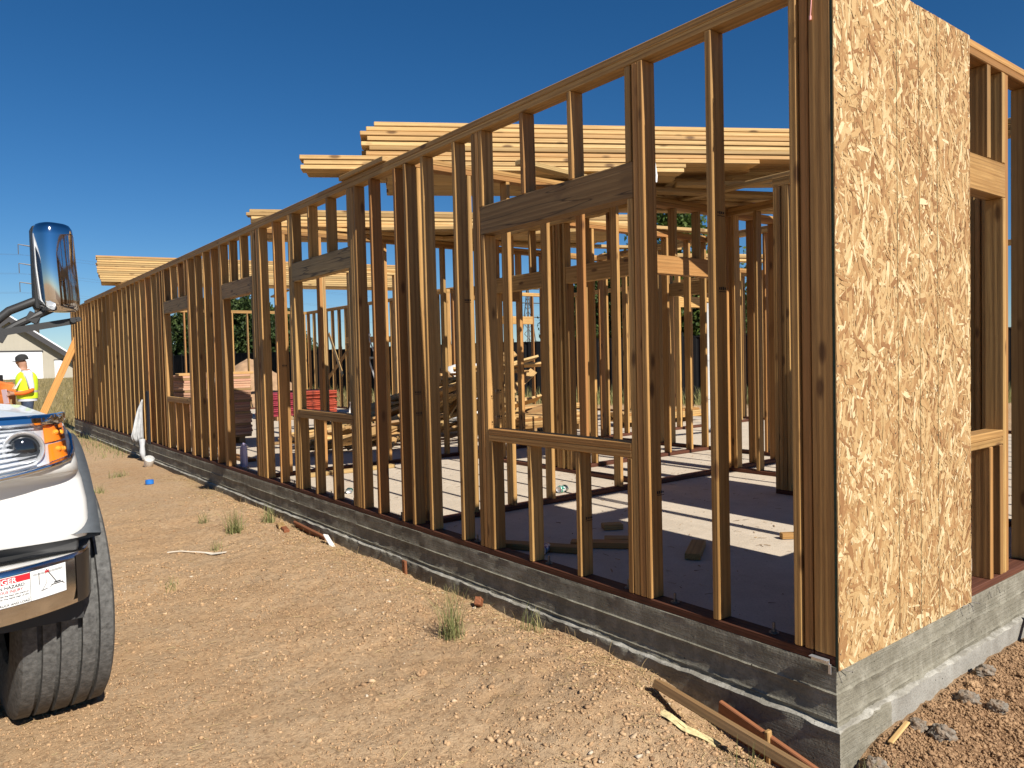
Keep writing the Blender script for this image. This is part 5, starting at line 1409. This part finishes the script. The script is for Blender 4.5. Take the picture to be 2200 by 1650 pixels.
# steel monopole with arms, left, and lattice pylon in the middle
def wires(p0s, d, sag, name, parent):
    mb = MB()
    for p in p0s:
        for s in (-1, 1):
            mb.tube([p + d * (s * L) + Vector((0, 0, -sag * (1 - ((L - 130) / 130) ** 2))) for L in (0, 40, 90, 130, 180, 260)], 0.012, 4, cap=False)
    mb.build(name, M_STEEL, parent)
B = ray(84, 795, 170); zb = gh(B.x, B.y)
PO = thing('power_monopole', 'tall grey steel power pole with arms behind the truck mirror', 'power pole', (B.x, B.y, zb))
mb = MB(); mb.tube([(B.x, B.y, zb), (B.x, B.y, zb + 30)], [0.5, 0.22], 12); mb.build('mast', M_STEEL, PO, smooth=True)
tips = []
for z in (20.6, 24.8, 29.0):
    for s in (-1, 1):
        e = Vector((B.x, B.y, zb + z)) + right * (s * 2.9)
        mb = MB(); mb.tube([(B.x, B.y, zb + z - 0.4), e], [0.16, 0.09], 6); AR = mb.build('cross_arm', M_STEEL, PO)
        mb = MB(); mb.tube([e, e - Vector((0, 0, 2.2))], 0.09, 6); mb.build('insulator', M_STEEL, AR); tips.append(e - Vector((0, 0, 2.2)))
wires(tips, (right * 0.95 + fw * 0.3).normalized(), 5, 'power_line', PO)
B = ray(1136, 745, 240); zb = gh(B.x, B.y)
PY_ = thing('lattice_pylon', 'distant lattice power pylon seen between the studs right of the centre', 'pylon', (B.x, B.y, zb))
mb = MB(); H = 26
for sx in (-1, 1):
    for sy in (-1, 1):
        mb.tube([(B.x + sx * 2.2, B.y + sy * 2.2, zb), (B.x + sx * 0.5, B.y + sy * 0.5, zb + H * 0.7), (B.x, B.y, zb + H)], 0.16, 4)
for k in range(9):
    f0, f1 = k / 9, (k + 1) / 9
    w0, w1 = 2.2 - 1.9 * f0, 2.2 - 1.9 * f1
    for s in (-1, 1): mb.tube([B + Vector((0, 0, zb - B.z + H * f0)) + right * (s * w0), B + Vector((0, 0, zb - B.z + H * f1)) - right * (s * w1)], 0.10, 4)
mb.build('lattice', M_STEEL, PY_)
for z in (14, 18.5, 23):
    mb = MB(); q = Vector((B.x, B.y, zb + z)); mb.tube([q - right * 4.5, q + right * 4.5], 0.16, 4); mb.build('cross_arm', M_STEEL, PY_)

# black steel fence
FP = [(11.6, 72.0), (11.4, 24.0), (12.6, 18.2), (16.9, 11.1), (21.5, 6.2)]
FN = thing('steel_fence', 'black corrugated steel fence running behind the house frame', 'fence', (12.6, 18.2, gh(12.6, 18.2)))
FPM = {}
for (a, b) in zip(FP[:-1], FP[1:]):
    a, b = Vector((*a, 0)), Vector((*b, 0)); L = (b - a).length; n = max(1, round(L / 2.4)); d = (b - a) / L; w = L / n
    for k in range(n):
        c_ = a + d * (w * (k + 0.5)); key = round(w, 3)
        M = Matrix.Translation((c_.x, c_.y, gh(c_.x, c_.y) - 0.05)) @ Matrix.Rotation(math.atan2(d.y, d.x), 4, 'Z')
        if key not in FPM:
            mb = MB(); xs = []; nr = 10
            for j in range(nr):
                x0 = -w / 2 + w * j / nr
                xs += [(x0, 0.0), (x0 + w / nr * 0.55, 0.0), (x0 + w / nr * 0.65, 0.035), (x0 + w / nr * 0.9, 0.035)]
            xs.append((w / 2, 0.0))
            mb.grid([[(x, y, 0.05) for x, y in xs], [(x, y, 2.08) for x, y in xs]])
            mb.box((0, 0.03, 2.09), (w, 0.07, 0.04)); 
            FPM[key] = mb.build('fence_panel', M_BLACKFENCE, FN, M=M, recalc=False).data
        else: link(bpy.data.objects.new('fence_panel', FPM[key]), FN, M)
        M2 = Matrix.Translation((*(a + d * (w * k)).xy, gh(c_.x, c_.y) + 1.05))
        if 'p' not in FPM:
            mb = MB(); mb.box((0, 0, 0), (0.08, 0.08, 2.25)); FPM['p'] = mb.build('fence_post', M_BLACKFENCE, FN, M=M2).data
        else: link(bpy.data.objects.new('fence_post', FPM['p']), FN, M2)

# trees
def tree(name, label, x, y, h, rx, leafn, mat, seed, group, z_low=0.15, col=0.5, leaf=0.11):
    r = np.random.default_rng(seed); random.seed(seed)
    z0 = gh(x, y)
    t = thing(name, label, 'tree', (x, y, z0), group)
    mb = MB(); mb.tube([(x, y, z0 - 0.1), (x + 0.05, y, z0 + h * 0.3), (x - 0.05, y + 0.05, z0 + h * 0.75)], [0.045 * h * 0.6, 0.03 * h * 0.6, 0.012 * h], 9)
    for k in range(9):
        a = k * 2.4; f = 0.2 + 0.6 * k / 9
        p = Vector((x, y, z0 + h * f)); e = p + Vector((math.cos(a) * rx * 0.7, math.sin(a) * rx * 0.7, h * 0.16))
        mb.tube([p, (p + e) / 2 + Vector((0, 0, 0.05 * h)), e], [0.012 * h, 0.008 * h, 0.003 * h], 6)
    mb.build('trunk', M_BARK, t, smooth=True)
    nc = 70
    f = r.random(nc); zc = z_low + (1 - z_low) * f
    prof_ = (np.sin(np.pi * np.clip(f * 0.86 + 0.14, 0, 1)) ** 0.6)
    a = r.uniform(0, 2 * np.pi, nc); rr = rx * prof_ * r.uniform(0.35, 1.08, nc)
    C_ = np.stack([x + rr * np.cos(a), y + rr * np.sin(a), z0 + h * zc], 1)
    cl = r.integers(0, nc, leafn); cs = r.uniform(0.14, 0.34, nc) * rx
    off = r.normal(0, 1, (leafn, 3)); off /= np.maximum(1, np.linalg.norm(off, axis=1, keepdims=True) / 1.6)
    P = C_[cl] + off * cs[cl][:, None] * np.array([1, 1, 0.9])
    u = r.normal(0, 1, (leafn, 3)); u /= np.linalg.norm(u, axis=1, keepdims=True)
    v = np.cross(u, r.normal(0, 1, (leafn, 3))); v /= np.linalg.norm(v, axis=1, keepdims=True)
    s = r.uniform(0.55, 1.25, leafn)[:, None] * leaf
    V = np.stack([P - u * s, P + v * s * 0.5, P + u * s, P - v * s * 0.5], 1)
    tn = np.clip(col + 0.2 * r.normal(0, 1, leafn) + 0.12 * r.normal(0, 1, nc)[cl], 0, 1)
    np_mesh('crown', V.reshape(-1, 3), np.arange(leafn * 4).reshape(leafn, 4), mat, t, attr=np.repeat(tn, 4), M=None)
    return t
TL = [(378, 58, 6.3, 1.9, 'dense tall evergreen seen through the farthest window opening'), (420, 56, 5.6, 1.8, 'dense evergreen half hidden between the farthest window and the door opening'), (462, 55, 6.4, 1.7, 'evergreen beside the door opening, left of its far post'),
      (505, 54, 5.9, 1.8, 'bushy evergreen at the left side of the door opening'), (532, 53, 5.4, 1.4, 'slender pointed evergreen in the middle of the door opening'), (578, 53, 4.9, 1.7, 'lower evergreen right of the door opening posts')]
for i, (px, D, h, rx, lb) in enumerate(TL):
    p = ray(px, 780, D); tree('evergreen_tree', lb, p.x + 1.2, p.y, h, rx, 15000, M_LEAF, 40 + i, 'evergreens beyond the fence', 0.03, 0.45, 0.16)
TL = [(1450, 33, 7.6, 2.6, M_LEAF2, 'tallest bright leafy tree behind the right half of the frame'), (1395, 34, 5.6, 2.4, M_LEAF, 'dark leafy tree just left of the tallest one'), (1300, 35, 5.0, 2.2, M_LEAF, 'dark round tree behind the first window opening'), (1235, 36, 4.3, 1.6, M_LEAF, 'small dark tree showing beside the clustered posts'),
      (1520, 34, 4.9, 2.2, M_LEAF, 'dark leafy tree right of the tallest one'), (1600, 36, 4.0, 1.3, M_LEAF2, 'thin pale tree behind the rightmost gap in the frame')]
for i, (px, D, h, rx, mt, lb) in enumerate(TL):
    p = ray(px, 765, D); tree('leafy_tree', lb, p.x, p.y, h, rx, 14000 if i < 5 else 3500, mt, 60 + i, 'leafy trees behind the fence on the right', 0.12, 0.5, 0.12)
# weeds along the fence and dry grass in the field
rng = np.random.default_rng(77)
Vs, Fs, ts = [], [], []; base = 0
for (a, b), nn in zip(list(zip(FP[:-1], FP[1:])), (1500, 900, 1500, 1300)):
    f = rng.random(nn); off = np.abs(rng.normal(0.25, 0.55, nn))
    a, b = np.array(a), np.array(b); d = (b - a) / np.linalg.norm(b - a); nrm = np.array([-d[1], d[0]])
    if (np.array([0.0, 9.0]) - a) @ nrm < 0: nrm = -nrm
    P = a + (b - a) * f[:, None] + nrm * off[:, None]
    V, F, tn = blades_at(P[:, 0], P[:, 1], 0.15, 0.65, 0.012, 0.3)
    Vs.append(V); Fs.append(F + base); ts.append(tn * 0.7 + 0.25); base += len(V)
tag(np_mesh('tall_weeds', np.concatenate(Vs), np.concatenate(Fs), M_WEED, attr=np.concatenate(ts)), 'tall weeds and dry stalks growing along the black fence', kind='stuff')
n = 26000
by = 21 + 60 * rng.random(n) ** 1.5; bx = -9 + (20 + 0.1 * by) * rng.random(n)
V, F, tn = blades_at(bx, by, 0.08, 0.38, 0.013, 0.55, seg=2)
V1, F1, t1 = blades_at(rng.uniform(6.2, 11.3, 5000), rng.uniform(12.5, 40, 5000), 0.15, 0.6, 0.012, 0.45, seg=2)
M_DRY = mat_tone('dry_field_grass', [(0.0, (0.17, 0.15, 0.055)), (0.5, (0.30, 0.24, 0.11)), (1.0, (0.46, 0.37, 0.19))], 0.9, trans=0.3)
tag(np_mesh('dry_grass', np.concatenate([V, V1]), np.concatenate([F, F1 + len(V)]), M_DRY, attr=np.concatenate([tn, t1])), 'dry grass covering the field behind the house', kind='stuff')
# heap of earth behind the house
hx, hy = 5.6, 23.2
mb = MB(); rows = []
for j in range(30):
    rr = j / 29
    row = []
    for k in range(49):
        a = 2 * math.pi * k / 48
        x = hx + 2.3 * rr * math.cos(a); y = hy + 2.0 * rr * math.sin(a)
        nz = mnoise.noise(Vector((x * 1.1, y * 1.1, 0))) * 0.22 + mnoise.noise(Vector((x * 4, y * 4, 3))) * 0.07 + mnoise.noise(Vector((x * 11, y * 11, 3))) * 0.03
        row.append((x, y, gh(x, y) - 0.08 + 1.85 * (1 - rr ** 1.25) + nz * (1 - rr)))
    rows.append(row)
mb.grid(rows); o = mb.build('earth_heap', simple('heap_earth', (0.34, 0.21, 0.115), 0.95, var=0.3, vscale=3, bump=0.8, bscale=14), smooth=True); tag(o, 'tall heap of brown earth seen through the door opening', 'earth heap')
